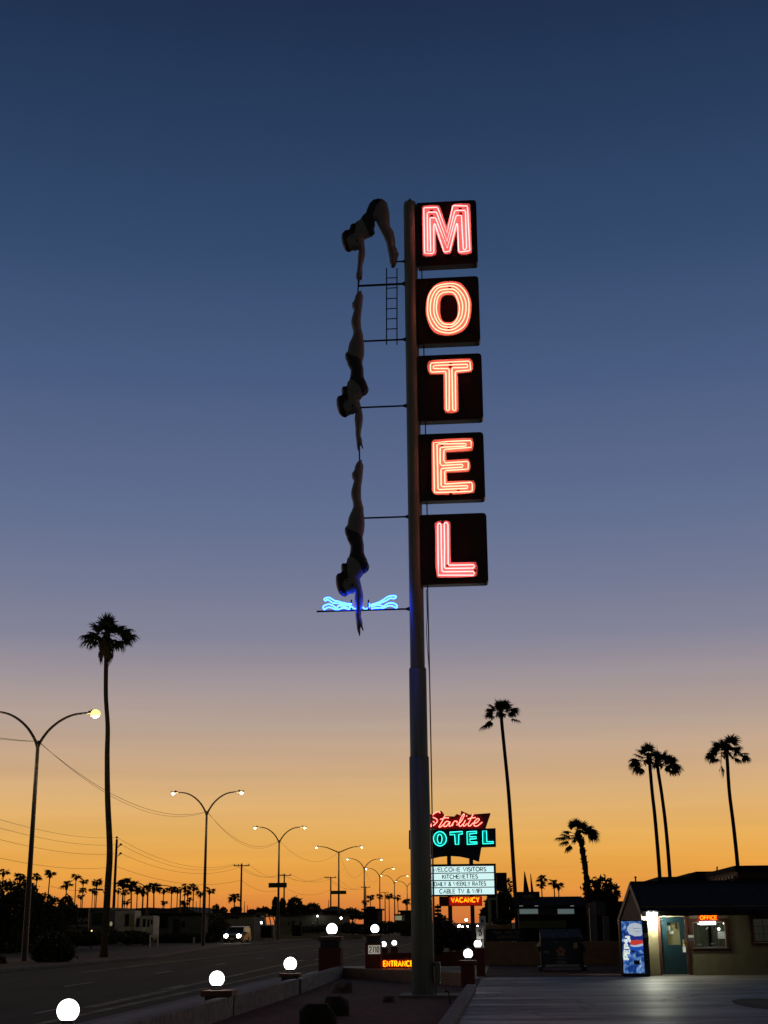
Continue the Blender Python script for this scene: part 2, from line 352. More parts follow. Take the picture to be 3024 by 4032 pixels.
# ------------------------------------------------------------------ stroke lettering
def arc(cx, cy, rx, ry, a0, a1, n=8):
    return [(cx+rx*math.cos(R_(a0+(a1-a0)*i/n)), cy+ry*math.sin(R_(a0+(a1-a0)*i/n))) for i in range(n+1)]
FONT = {
 'A': (.74, [[(0, 0), (.37, 1), (.74, 0)], [(.14, .36), (.60, .36)]]),
 'B': (.56, [[(0, 0), (0, 1), (.3, 1)]+arc(.3, .76, .22, .24, 90, -90)+[(0, .52)], [(.3, .52)]+arc(.3, .26, .26, .26, 90, -90)+[(0, 0)]]),
 'C': (.74, [arc(.4, .5, .4, .5, 45, 315, 14)]),
 'D': (.68, [[(0, 0), (0, 1), (.26, 1)]+arc(.26, .5, .42, .5, 90, -90, 12)+[(0, 0)]]),
 'E': (.52, [[(.52, 1), (0, 1), (0, 0), (.52, 0)], [(0, .52), (.44, .52)]]),
 'F': (.5, [[(.5, 1), (0, 1), (0, 0)], [(0, .52), (.42, .52)]]),
 'G': (.76, [arc(.4, .5, .4, .5, 45, 340, 14)+[(.78, .45), (.48, .45)]]),
 'H': (.64, [[(0, 0), (0, 1)], [(.64, 0), (.64, 1)], [(0, .52), (.64, .52)]]),
 'I': (.04, [[(.02, 0), (.02, 1)]]),
 'K': (.6, [[(0, 0), (0, 1)], [(.56, 1), (.02, .45)], [(.16, .58), (.6, 0)]]),
 'L': (.48, [[(0, 1), (0, 0), (.48, 0)]]),
 'M': (.84, [[(0, 0), (.08, 1), (.42, .15), (.76, 1), (.84, 0)]]),
 'N': (.66, [[(0, 0), (0, 1), (.66, 0), (.66, 1)]]),
 'O': (.84, [arc(.42, .5, .42, .5, 0, 360, 18)]),
 'P': (.54, [[(0, 0), (0, 1), (.28, 1)]+arc(.28, .73, .26, .27, 90, -90)+[(0, .46)]]),
 'R': (.58, [[(0, 0), (0, 1), (.28, 1)]+arc(.28, .73, .26, .27, 90, -90)+[(0, .46)], [(.26, .46), (.58, 0)]]),
 'S': (.52, [arc(.27, .75, .23, .25, 40, 250, 9)+arc(.25, .25, .26, .27, 70, -140, 9)]),
 'T': (.6, [[(0, 1), (.6, 1)], [(.3, 1), (.3, 0)]]),
 'U': (.64, [[(0, 1), (0, .3)]+arc(.32, .3, .32, .3, 180, 360, 10)+[(.64, 1)]]),
 'V': (.7, [[(0, 1), (.35, 0), (.7, 1)]]),
 'W': (1.0, [[(0, 1), (.25, 0), (.5, .95), (.75, 0), (1.0, 1)]]),
 'Y': (.64, [[(0, 1), (.32, .48), (.64, 1)], [(.32, .48), (.32, 0)]]),
 '&': (.66, [[(.66, 0), (.16, .68)]+arc(.30, .80, .16, .19, 200, -30, 8)+[(.10, .40)]+arc(.24, .24, .24, .24, 130, 320, 8)+[(.62, .44)]]),
 '-': (.3, [[(0, .45), (.3, .45)]]),
 '0': (.5, [arc(.25, .5, .25, .5, 0, 360, 14)]),
 '1': (.2, [[(0, .8), (.16, 1), (.16, 0)]]),
 '2': (.5, [arc(.25, .74, .24, .26, 170, -30, 8)+[(0, 0), (.5, 0)]]),
 '4': (.52, [[(.4, 0), (.4, 1), (0, .3), (.52, .3)]]),
 '5': (.5, [[(.46, 1), (.08, 1), (.04, .56)]+arc(.24, .32, .25, .32, 120, -150, 10)]),
 '6': (.5, [[(.4, 1)]+arc(.25, .3, .25, .3, 150, 510, 14)]),
 '7': (.48, [[(0, 1), (.48, 1), (.16, 0)]]),
 '8': (.48, [arc(.24, .75, .2, .24, 270, -90, 12)+arc(.24, .26, .24, .26, 90, -270, 12)]),
 '9': (.5, [arc(.25, .7, .25, .3, -30, 330, 14)+[(.1, 0)]]),
 'p': (.5, [[(0, -.3), (0, .62)], arc(.24, .33, .25, .3, 180, -180, 12)]),
 'e': (.5, [[(.02, .34), (.5, .34)]+arc(.26, .32, .25, .3, 10, 310, 12)]),
 's': (.4, [arc(.2, .47, .17, .15, 40, 250, 7)+arc(.2, .17, .19, .17, 70, -140, 7)]),
 'i': (.06, [[(.03, 0), (.03, .6)], [(.03, .8), (.03, .88)]]),
 ' ': (.34, []),
}
def text(mb, txt, left, right, ydir, h, r, n=6, gap=.2):
    """lay the line of text between two points, scaled across to fit"""
    left, right = V(left), V(right); xd = right-left; L = xd.length; xd = xd/L
    w = sum(FONT[c][0] for c in txt)+gap*(len(txt)-1); k = L/w; x = 0
    for c in txt:
        cw, st = FONT[c]
        for p in st:
            mb.tube([left+xd*((x+a)*k)+ydir*(b*h) for a, b in p], r, n)
        x += cw+gap
    return mb

# ------------------------------------------------------------------ world
sc = bpy.context.scene
w = bpy.data.worlds.new('World'); sc.world = w; w.use_nodes = True
nt = w.node_tree; nt.nodes.clear(); N = nt.nodes.new; L = nt.links.new
out = N('ShaderNodeOutputWorld'); tc = N('ShaderNodeTexCoord'); sep = N('ShaderNodeSeparateXYZ')
nrm = N('ShaderNodeVectorMath'); nrm.operation = 'NORMALIZE'
L(tc.outputs['Generated'], nrm.inputs[0]); L(nrm.outputs['Vector'], sep.inputs[0])
ZMAX = 1.0
mr = N('ShaderNodeMapRange'); mr.inputs[1].default_value = -.02; mr.inputs[2].default_value = ZMAX
L(sep.outputs['Z'], mr.inputs[0])
def ramp(stops):
    r = N('ShaderNodeValToRGB'); e = r.color_ramp.elements
    while len(e) > 1: e.remove(e[-1])
    for i, (z, c) in enumerate(stops):
        pos = (z+.02)/(ZMAX+.02)
        k = e[0] if i == 0 else e.new(pos)
        k.position = pos; k.color = lin(c)+(1,)
    L(mr.outputs[0], r.inputs['Fac']); return r
def sn(y): return math.sin(PITCH+math.atan((CY-y)/F))
SKY = [(-.02, (150, 84, 48)), (sn(3632), (206, 112, 58)), (sn(3560), (222, 134, 62)), (sn(3480), (230, 154, 66)), (sn(3390), (234, 166, 74)),
       (sn(3290), (232, 175, 92)), (sn(3150), (220, 175, 116)), (sn(3010), (202, 167, 132)), (sn(2860), (182, 160, 145)),
       (sn(2700), (161, 148, 150)), (sn(2520), (132, 131, 150)), (sn(2300), (113, 120, 147)), (sn(2000), (94, 108, 142)), (sn(1500), (72, 91, 128)),
       (sn(1000), (51, 74, 109)), (sn(500), (39, 60, 93)), (sn(0), (29, 46, 76)), (.66, (24, 37, 62)), (.8, (17, 22, 33)), (1.0, (14, 15, 18))]
DUSK = [(-.02, (44, 43, 40)), (.05, (61, 60, 54)), (.2, (54, 54, 50)), (.45, (42, 42, 40)), (.75, (26, 26, 27)), (1.0, (14, 15, 18))]
ra, rb = ramp(SKY), ramp(DUSK)
az = N('ShaderNodeMapRange'); az.interpolation_type = 'SMOOTHSTEP'; az.inputs[1].default_value = -.35; az.inputs[2].default_value = .72
L(sep.outputs['Y'], az.inputs[0])
mx = N('ShaderNodeMix'); mx.data_type = 'RGBA'
L(az.outputs[0], mx.inputs[0]); L(rb.outputs['Color'], mx.inputs[6]); L(ra.outputs['Color'], mx.inputs[7])
# thin dust bands low over the horizon
mpw = N('ShaderNodeMapping'); mpw.inputs['Scale'].default_value = (1.2, 1.2, 34)
L(nrm.outputs['Vector'], mpw.inputs['Vector'])
nz_ = N('ShaderNodeTexNoise'); nz_.inputs['Scale'].default_value = 2.2; nz_.inputs['Detail'].default_value = 5; L(mpw.outputs['Vector'], nz_.inputs['Vector'])
bd = N('ShaderNodeMapRange'); bd.inputs[1].default_value = .3; bd.inputs[2].default_value = .7; bd.inputs[3].default_value = .925; bd.inputs[4].default_value = 1.06
L(nz_.outputs['Fac'], bd.inputs[0])
fa_ = N('ShaderNodeMapRange'); fa_.inputs[1].default_value = .02; fa_.inputs[2].default_value = .22; fa_.inputs[3].default_value = 1; fa_.inputs[4].default_value = .12
L(sep.outputs['Z'], fa_.inputs[0])
m1 = N('ShaderNodeMix'); m1.data_type = 'FLOAT'; m1.inputs[2].default_value = 1.0
L(fa_.outputs[0], m1.inputs[0]); L(bd.outputs[0], m1.inputs[3])
bg = N('ShaderNodeBackground'); L(mx.outputs[2], bg.inputs['Color']); L(m1.outputs[0], bg.inputs['Strength'])
sky = N('ShaderNodeTexSky'); sky.sky_type = 'NISHITA'; sky.sun_disc = False
sky.sun_elevation = R_(-4); sky.sun_rotation = R_(4)
bg2 = N('ShaderNodeBackground'); bg2.inputs['Strength'].default_value = .05; L(sky.outputs['Color'], bg2.inputs['Color'])
ad = N('ShaderNodeAddShader'); L(bg.outputs[0], ad.inputs[0]); L(bg2.outputs[0], ad.inputs[1]); L(ad.outputs[0], out.inputs['Surface'])

sl = bpy.data.lights.new('sunset_sun', 'SUN'); sl.energy = .04; sl.angle = R_(10); sl.color = (1, .6, .3)
so = bpy.data.objects.new('sunset_sun', sl); C.objects.link(so); so.rotation_euler = (R_(-89), 0, R_(-4))
so.location = (0, 0, 30)

# ------------------------------------------------------------------ camera
cd = bpy.data.cameras.new('camera'); cam = bpy.data.objects.new('camera', cd); C.objects.link(cam)
cam.matrix_world = Matrix((( RT.x, UP.x, -FW.x, 0), (RT.y, UP.y, -FW.y, 0), (RT.z, UP.z, -FW.z, EYE), (0, 0, 0, 1)))
cd.sensor_width = 36; cd.sensor_fit = 'AUTO'; cd.lens = F/4032*36; cd.clip_end = 9000; cd.clip_start = .1
sc.camera = cam
vs = sc.view_settings; vs.view_transform = 'Standard'; vs.look = 'None'; vs.exposure = 0; vs.gamma = 1
sc.cycles.use_denoising = True
sc.cycles.sample_clamp_indirect = 4
try: sc.cycles.max_bounces = 6
except Exception: pass

# ------------------------------------------------------------------ ground, road, pavements
def sheet(name, uvs, z, m):
    b = MB(); b.add([W(u, s, z) for u, s in uvs], [tuple(range(len(uvs)))])
    return struct(b.build(name, m, origin=(0, 0, 0)))
g = MB(); g.add([V((-4000, -300, -.012)), V((4000, -300, -.012)), V((4000, 5200, -.012)), V((-4000, 5200, -.012))], [(0, 1, 2, 3)])
struct(g.build('ground', M['dirt'], origin=(0, 0, 0)))
kp = [(-22.2, -20), (-22.2, 61), (-21.4, 83), (-24.6, 112), (-25.4, 124), (-25, 150), (-25.0, 900)]
sheet('road', [(-8.3, -20)]+[(-8.3, 900)]+kp[::-1], -.004, M['asphalt'])
sheet('parking_lot', [(-1.15, -20), (60, -20), (60, 66.2), (-1.15, 66.2)], -.002, M['lot'])
sheet('driveway', [(-8.3, 51), (-1.15, 51), (-1.15, 66.2), (60, 66.2), (60, 66.3), (-8.3, 66.3)], .002, M['lot'])
b = MB(); b.add([W(-5.95, -20, .12), W(-1.4, -20, .03), W(-1.4, 45.5, .03), W(-6.0, 49.8, .12), W(-3.6, -20, .055), W(-3.6, 47.4, .055)], [(0, 4, 5, 3), (4, 1, 2, 5)])
struct(b.build('gravel_bed', M['gravel'], origin=(0, 0, 0)))
sheet('frontage_road', [(-29.3, -20), (-29.3, 900), (-37, 900), (-37, -20)], -.004, M['frontage'])
# raised verge between the road and the frontage road, with its kerb
b = MB(); vp = [W(u-.15, s, -.012) for u, s in kp]+[W(-29.2, 900, -.012), W(-29.2, -20, -.012)]
b.prism(vp, V((0, 0, .13))); struct(b.build('verge', M['verge'], origin=(0, 0, 0)))
b = MB()
for (a, c) in zip(kp[:-1], kp[1:]):
    p, q = W(*a), W(*c); t = (q-p).normalized(); n = V((-t.y, t.x, 0))
    b.prism([p, q, q+n*.16, p+n*.16], V((0, 0, .14)))
struct(b.build('kerb', M['kerb'], origin=(0, 0, 0)))
b = MB(); b.us(-8.3, -8.12, -20, 51, 0, .13); struct(b.build('kerb', M['kerb'], origin=(0, 0, 0)))
b = MB(); b.us(-8.12, -6.0, -20, 51, 0, .125); struct(b.build('sidewalk', M['concrete'], origin=(0, 0, 0)))
# lot kerb, cast in two lengths with a joint
for s0, s1 in ((-20, 33.0), (33.03, 42.9)):
    b = MB(); b.us(-1.42, -1.14, s0, s1, 0, .15); struct(b.build('kerb', M['kerb'], bevel=.03))
sheet('rear_pavement', [(-1.1, 52.3), (4.6, 52.3), (4.6, 66.15), (-1.1, 66.15)], .003, M['rearpave'])
pc = G(3022, 3953); pu_, ps_ = us(pc)
sheet('dark_oval', [(pu_+.75*math.cos(a*.3142), ps_+2.4*math.sin(a*.3142)) for a in range(20)], .004, M['asphalt'])  # dark oval laid flat on the lot
# lane markings
mk = MB()
for u, s0, s1 in [(-14.75, 46.4, 49.6), (-14.7, 58.1, 61), (-14.7, 70, 72.7), (-14.7, 81.3, 84.3), (-14.7, 93, 96), (-14.7, 105, 108), (-14.7, 117, 120),
                  (-10.9, 32.2, 33.9), (-10.88, 44.0, 46.9), (-10.85, 54.6, 57.2), (-10.85, 66.5, 69.2), (-10.85, 78, 81), (-10.85, 90, 93), (-10.85, 102, 105)]:
    mk.add([W(u-.06, s0, .001), W(u+.06, s0, .001), W(u+.06, s1, .001), W(u-.06, s1, .001)], [(0, 1, 2, 3)])
struct(mk.build('lane_markings', M['lanepaint'], origin=(0, 0, 0)))
mk = MB()  # worn lines together with painted streaks of light sheen
for u0, u1, s0, s1, wd in [(-9.66, -9.66, 24, 45, .13), (-9.6, -9.75, 46.5, 74, .10), (-10.35, -10.5, 34.5, 43.5, .18), (-10.6, -11.5, 44, 78, .14), (-9.75, -9.75, 76, 140, .1), (-18.4, -18.4, 60, 200, .1), (-21.6, -21.6, 30, 58, .12)]:
    mk.add([W(u0-wd, s0, .0), W(u0+wd, s0, .0), W(u1+wd, s1, .0), W(u1-wd, s1, .0)], [(0, 1, 2, 3)])
struct(mk.build('worn_markings_with_sheen', M['lanefaded_sheen'], origin=(0, 0, 0)))
# far ridge
b = MB(); rp = [(470, 3600), (520, 3577), (585, 3573), (640, 3579), (690, 3573), (725, 3570), (755, 3584), (800, 3600), (860, 3612)]
base = W(-200, 1800)
top = [PS(x, y, 1800) for x, y in rp]; bot = [V((p.x, p.y, -5)) for p in top]
b.prism(top+bot[::-1], AS*160); struct(b.build('hills', M['hill'], origin=(0, 0, 0)))

# ------------------------------------------------------------------ the tall sign
PU0, PS0 = us(G(1666, 3930))
pole_base = W(PU0, PS0, 0)
SF = PS0-.16                                      # front face of the letter boxes
sign = thing('motel_sign', pole_base, 'very tall pale pole sign with five boxes of red neon letters spelling MOTEL', 'neon sign')
zt = PS(1614, 800, PS0).z; z1 = PS(1650, 2634, PS0).z; z2 = PS(1655, 2982, PS0).z
# the pole leans very slightly to the left as it rises
utop = PS(1614.5, 830, PS0).dot(AU)
def pole_at(z): return W(PU0+(utop-PU0)*z/zt, PS0, z)
b = MB()
b.tube([pole_at(0.02), pole_at(z2)], [.296, .272], 40)
b.tube([pole_at(z2-.02), pole_at(z2+.05), pole_at(z1)], [.272, .247, .243], 40)
b.tube([pole_at(z1-.02), pole_at(z1+.06), pole_at(zt-.12), pole_at(zt)], [.243, .207, .206, .185], 40)
b.build('pole', M['pole'], sign, smooth=False)
for p in sign.children:
    for q in p.data.polygons: q.use_smooth = len(q.vertices) == 4
b = MB(); b.tube([pole_at(zt-.01), pole_at(zt+.05), pole_at(zt+.16)], [.12, .09, .02], 12); b.build('pole_cap', M['pole'], sign)
# footing
fa, fb = G(1551, 3948), G(1815, 3944)
u0, s0 = us(fa); u1, _ = us(fb)
b = MB(); b.us(u0, u1, PS0-.75, PS0+.5, .0, .10); b.build('footing', M['concrete'], sign, bevel=.015)
# electric box and conduits
r = rect(1708, 1734, 3788, 3875, PS0-.1)
b = MB(); b.us(r[0]+.03, r[1], PS0-.22, PS0+.08, r[2], r[3]); eb = b.build('electric_box', M['polebox'], sign, bevel=.012)
b = MB(); b.us(r[0]+.055, r[1]-.025, PS0-.235, PS0-.22, r[2]+.04, r[3]-.04); b.build('box_door', M['polebox'], eb, bevel=.006)
def onp(pts, s): return [PS(x, y, s) for x, y in pts]
b = MB(); b.tube(catmull(onp([(1660, 1040), (1668, 1340), (1675, 1680), (1682, 2040), (1684, 2330), (1690, 2600), (1698, 3000), (1705, 3400), (1714, 3800)], PS0-.05)), .018, 6); b.build('conduit', M['dark_steel'], sign)
b = MB(); b.tube(catmull(onp([(1678, 2320), (1682, 2420), (1680, 2500), (1692, 2700), (1699, 3100), (1704, 3500), (1708, 3790)], PS0-.12)), .011, 6); b.build('conduit', M['galv'], sign)
b = MB(); b.tube(onp([(1716, 3875), (1716, 3926)], PS0-.05), .03, 8); b.build('conduit', M['polebox'], sign)

def rounded_rect(p00, p10, p11, p01, rad_l, rad_r):
    """corners bottom-left, bottom-right, top-right, top-left"""
    out = []
    P = [p00, p10, p11, p01]; rads = [rad_l, rad_r, rad_r, rad_l]
    for i in range(4):
        c, a, d = P[i], P[i-1], P[(i+1) % 4]; ra_ = rads[i]
        da, dd = (a-c).normalized(), (d-c).normalized()
        for k in range(6):
            t = k/5
            q0, q1, q2 = c+da*ra_, c, c+dd*ra_
            out.append((1-t)**2*q0+2*t*(1-t)*q1+t*t*q2)
    return out
def inset(poly, d, n):
    out = []; N_ = len(poly)
    area = V()
    for i in range(N_): area += poly[i].cross(poly[(i+1) % N_])
    sg = 1 if area.dot(n) > 0 else -1
    for i in range(N_):
        a, c, e = poly[i-1], poly[i], poly[(i+1) % N_]
        t1, t2 = (c-a).normalized(), (e-c).normalized()
        n1, n2 = n.cross(t1)*sg, n.cross(t2)*sg
        m_ = n1+n2
        if m_.length < 1e-4: m_ = n1
        m_.normalize(); k = max(.5, m_.dot(n1)); out.append(c+m_*(d/k))
    return out

LET = {}
LET['M'] = ((1650, 790), .1507, [(-14, 1840), (1545, 1775), (1492, 2), (-14, 42)],
  [(80, 190), (130, 165), (230, 150), (500, 148), (545, 172), (725, 710), (885, 142), (930, 120), (1050, 103), (1300, 105), (1345, 135), (1385, 1400), (1250, 1445), (1100, 1445), (1015, 1390), (986, 800), (835, 1400), (800, 1425), (700, 1440), (645, 1400), (436, 830), (460, 1440), (330, 1490), (180, 1495), (100, 1465)],
  [[(150, 1420), (130, 250), (160, 235), (470, 225), (500, 250), (735, 890), (885, 190), (910, 180), (1260, 190), (1270, 220), (1330, 1340), (1300, 1360), (1060, 1390), (1040, 1360), (1010, 660), (995, 640), (975, 680), (805, 1365), (690, 1390), (655, 1370), (425, 670), (405, 650), (390, 700), (390, 1400), (350, 1430)],
   [(230, 1360), (220, 380), (250, 350), (450, 350), (470, 370), (735, 1110), (930, 340), (960, 305), (1200, 305), (1215, 330), (1245, 1290), (1200, 1330), (1160, 1320), (1110, 440), (990, 435), (965, 470), (740, 1290), (450, 530), (425, 500), (310, 495), (290, 520), (310, 1370)]])
OL = [[(220, 930), (260, 640), (420, 420), (700, 345), (950, 360), (1130, 500), (1240, 720), (1260, 940), (1230, 1200), (1130, 1410), (950, 1530), (740, 1580), (500, 1530), (350, 1410), (240, 1170)],
      [(288, 930), (330, 680), (470, 460), (700, 405), (900, 420), (1060, 560), (1160, 740), (1185, 940), (1150, 1170), (1060, 1340), (900, 1470), (740, 1505), (540, 1470), (420, 1350), (310, 1150)],
      [(375, 930), (410, 700), (510, 530), (680, 485), (880, 490), (1010, 610), (1085, 800), (1100, 950), (1070, 1150), (980, 1310), (830, 1420), (700, 1430), (560, 1390), (450, 1260), (385, 1100)],
      [(440, 930), (470, 720), (550, 600), (700, 550), (860, 570), (950, 680), (1010, 860), (1020, 980), (1000, 1120), (940, 1260), (850, 1350), (720, 1365), (600, 1335), (510, 1230), (455, 1080)]]
LET['O'] = ((1650, 1070), .1567, [(-8, 1958), (1548, 1882), (1490, 100), (-8, 186)],
  [(170, 940), (200, 700), (250, 560), (370, 390), (520, 300), (700, 265), (940, 275), (1070, 330), (1200, 480), (1290, 680), (1325, 850), (1310, 1080), (1250, 1330), (1130, 1500), (960, 1590), (720, 1635), (500, 1605), (350, 1530), (240, 1340), (185, 1130)], OL)
LET['T'] = ((1650, 1380), .1627, [(30, 1850), (1562, 1785), (1508, 56), (30, 140)],
  [(245, 275), (400, 250), (700, 235), (1240, 215), (1290, 270), (1320, 370), (1310, 480), (1270, 545), (930, 580), (950, 700), (960, 1400), (965, 1490), (900, 1525), (760, 1550), (640, 1525), (600, 1450), (590, 600), (260, 605), (215, 520), (197, 420), (210, 330)],
  [[(310, 340), (760, 315), (1210, 295), (1235, 320), (1250, 500), (1200, 515), (900, 540), (880, 570), (890, 1470), (860, 1490), (820, 1470), (800, 470), (830, 455), (1160, 450), (1180, 430), (1170, 375), (1140, 370), (760, 385), (380, 400), (350, 430), (355, 470), (400, 475), (710, 475), (735, 510), (735, 1470), (700, 1490), (665, 1470), (655, 570), (630, 545), (320, 560), (285, 540), (280, 400), (290, 360)]])
LET['E'] = ((1650, 1690), .1627, [(58, 1885), (1612, 1818), (1552, 60), (52, 130)],
  [(305, 330), (360, 275), (700, 250), (1290, 230), (1330, 370), (1305, 550), (660, 580), (668, 770), (1200, 735), (1235, 800), (1255, 950), (1215, 1050), (675, 1070), (690, 1275), (1320, 1260), (1365, 1330), (1370, 1450), (1330, 1560), (1000, 1595), (700, 1608), (400, 1605), (340, 1570), (310, 1480)],
  [[(355, 360), (700, 330), (1240, 305), (1265, 340), (1265, 470), (640, 520), (605, 550), (600, 780), (640, 845), (1170, 810), (1195, 840), (1190, 990), (1160, 1000), (660, 1030), (625, 1060), (630, 1350), (660, 1355), (1260, 1315), (1290, 1350), (1290, 1520), (1260, 1535), (700, 1555), (390, 1560), (375, 1530)],
   [(440, 400), (480, 390), (1120, 380), (1145, 400), (1130, 440), (540, 470), (515, 500), (515, 860), (550, 910), (1040, 880), (1065, 910), (1050, 950), (560, 980), (535, 1010), (540, 1400), (570, 1420), (1160, 1395), (1185, 1420), (1170, 1460), (500, 1490), (465, 1470)]])
LET['L'] = ((1650, 2010), .1748, [(85, 1812), (1570, 1758), (1512, 48), (75, 104)],
  [(350, 310), (430, 255), (500, 243), (650, 245), (710, 280), (715, 900), (725, 1185), (1200, 1175), (1280, 1170), (1320, 1260), (1330, 1370), (1300, 1490), (1250, 1505), (900, 1525), (430, 1528), (395, 1480), (370, 1300), (368, 600)],
  [[(425, 360), (440, 320), (480, 315), (500, 350), (505, 800), (520, 1380), (550, 1405), (1230, 1395), (1245, 1430), (1230, 1480), (440, 1480), (435, 1200)],
   [(570, 330), (590, 300), (630, 300), (655, 340), (660, 1230), (680, 1255), (1230, 1245), (1250, 1280), (1230, 1320), (600, 1330), (575, 1300), (580, 800)]])
OIN = [(540, 940), (550, 760), (590, 660), (680, 615), (840, 612), (910, 680), (960, 800), (970, 940), (965, 1100), (930, 1200), (830, 1285), (740, 1293), (650, 1290), (580, 1230), (545, 1080)]
FRONT = -AS
for ch in 'MOTEL':
    o, k, corners, pan, tubes = LET[ch]
    # front face is raised from the lower edge by the underside the photo shows
    P = onp(zm(o, k, corners), SF)
    drop = .17
    P[0] = P[0]+AZ*drop; P[1] = P[1]+AZ*drop
    # square the box up in the sign plane
    ul = (P[0].dot(AU)+P[3].dot(AU))/2-.05; ur = (P[1].dot(AU)+P[2].dot(AU))/2
    zb = (P[0].z+P[1].z)/2; ztp = (P[2].z+P[3].z)/2
    outl = rounded_rect(W(ul, SF, zb), W(ur, SF, zb), W(ur, SF, ztp), W(ul, SF, ztp), .05, .12)
    b = MB(); b.prism(outl, AS*.34); box = b.build('letter_box', M['signbox'], sign, bevel=.012)
    box['label'] = 'black and maroon box with a red neon letter '+ch
    rim = MB(); ringo = inset(outl, .002, FRONT); ringi = inset(outl, .03, FRONT); rim.ring([p-AS*.0 for p in ringo], ringi, FRONT*.012); rim.build('box_edge', M['signbox'], box)
    if ch == 'O':
        po = catmull(onp(zm(o, k, pan), SF), 4, True); pi = catmull(onp(zm(o, k, OIN), SF), 4, True)
        def resamp(p, n=72):
            p = p+[p[0]]; ls = [0]
            for a, c in zip(p[:-1], p[1:]): ls.append(ls[-1]+(c-a).length)
            o_ = []
            for i in range(n):
                d = ls[-1]*i/n; j = max(q for q in range(len(ls)) if ls[q] <= d); j = min(j, len(p)-2)
                o_.append(p[j].lerp(p[j+1], (d-ls[j])/max(1e-9, ls[j+1]-ls[j])))
            return o_
        po, pi = resamp(po), resamp(pi)
        pm = MB(); pm.ring([p+FRONT*.014 for p in po], [p+FRONT*.014 for p in pi], FRONT*.012)
        pm.ring([p+FRONT*.01 for p in po], [p+FRONT*.01 for p in inset(po, .012, FRONT)], FRONT*.075)
        pm.ring([p+FRONT*.01 for p in inset(pi, -.012, FRONT)], [p+FRONT*.01 for p in pi], FRONT*.075)
    else:
        po = onp(zm(o, k, pan), SF); pm = MB(); pm.prism([p+FRONT*.014 for p in po], FRONT*.012)
        pm.ring([p+FRONT*.01 for p in po], [p+FRONT*.01 for p in inset(po, .012, FRONT)], FRONT*.075)
    pm.build('letter_pan', M['pan'], box)
    for t in tubes:
        pts = [p+FRONT*.12 for p in onp(zm(o, k, t), SF)]
        if ch == 'O': pts = catmull(pts, 4, True)
        nb = MB(); nb.tube(pts, .0175, 8, True); nb.build('neon_tube', M['neon_pink' if ch in 'ML' else 'neon'], box, smooth=True)
BLK = {'O': [(770, 385), (765, 448), (755, 1398), (755, 1462)], 'T': [(770, 345), (760, 418)], 'E': [(740, 352), (560, 424), (960, 1497), (770, 1572)], 'M': [(330, 300), (1080, 250), (330, 430), (1090, 370)], 'L': [(530, 290), (650, 1260), (1260, 1370)]}
boxes = [o for o in sign.children if o.name.startswith('letter_box')]
for bx, ch in zip(boxes, 'MOTEL'):
    o, k, *_ = LET[ch]
    for q in BLK[ch]:
        c = PS(*zm(o, k, [q])[0], SF)+FRONT*.075
        b = MB(); b.obox(c, AU, AS, AZ, .045, .045, .018); b.build('tube_support', M['redcase'], bx)
# outrigger arms
arms = [((1548, 1031), (1600, 1029), .026), ((1410, 1130), (1600, 1113), .036), ((1428, 1345), (1602, 1335), .03), ((1421, 1606), (1604, 1596), .028), ((1435, 2040), (1612, 2034), .026), ((1247, 2409), (1616, 2396), .026)]
for a, c, rr in arms:
    p, q = PS(*a, PS0), PS(*c, PS0)
    z = (p.z+q.z)/2; p.z = z; q.z = z
    b = MB(); b.tube([p, q], rr, 8)
    b.tube([q-AU*.13, q-AU*.02, q+AU*.05], [rr*1.1, rr*2.6, rr*2.8], 8); b.build('support_arm', M['dark_steel'], sign)
for a, c in [((1411, 1112), (1409, 1160)), ((1415, 1775), (1416, 1815))]:
    b = MB(); b.tube([PS(*a, PS0), PS(*c, PS0)], .022, 8); b.build('support_rod', M['dark_steel'], sign)

# ladder hung on the arms
la = thing('ladder', PS(1542, 1357, PS0+.06), 'thin dark ladder hanging across two support arms beside the pole top', 'ladder')
for x in (1522, 1563):
    b = MB(); b.tube([PS(x, 1056, PS0+.06), PS(x, 1357, PS0+.06)], .019, 6); b.build('rail', M['dark_steel'], la)
for y in (1094, 1134, 1175, 1215, 1255, 1295):
    b = MB(); b.tube([PS(1522, y+1, PS0+.06), PS(1563, y-1, PS0+.06)], .016, 6); b.build('rung', M['dark_steel'], la)

# ------------------------------------------------------------------ the three diving figures
def to2(p): return (p.dot(AU), p.z)
def polyd(p, poly):
    d = 1e9; ins = False; n = len(poly); x, y = p
    for i in range(n):
        (x1, y1), (x2, y2) = poly[i], poly[(i+1) % n]
        dx, dy = x2-x1, y2-y1; t = max(0, min(1, ((x-x1)*dx+(y-y1)*dy)/max(1e-12, dx*dx+dy*dy)))
        d = min(d, math.hypot(x-x1-dx*t, y-y1-dy*t))
        if (y1 > y) != (y2 > y) and x < (x2-x1)*(y-y1)/(y2-y1)+x1: ins = not ins
    return d if ins else -d
def prof(d, Rr):
    d = max(0, min(d, Rr)); return math.sqrt(max(0, Rr*Rr-(Rr-d)**2))
def densify(poly, h):
    o = []
    for i in range(len(poly)):
        (x1, y1), (x2, y2) = poly[i], poly[(i+1) % len(poly)]
        n = max(1, int(math.hypot(x2-x1, y2-y1)/h))
        o += [(x1+(x2-x1)*k/n, y1+(y2-y1)*k/n) for k in range(n)]
    return o
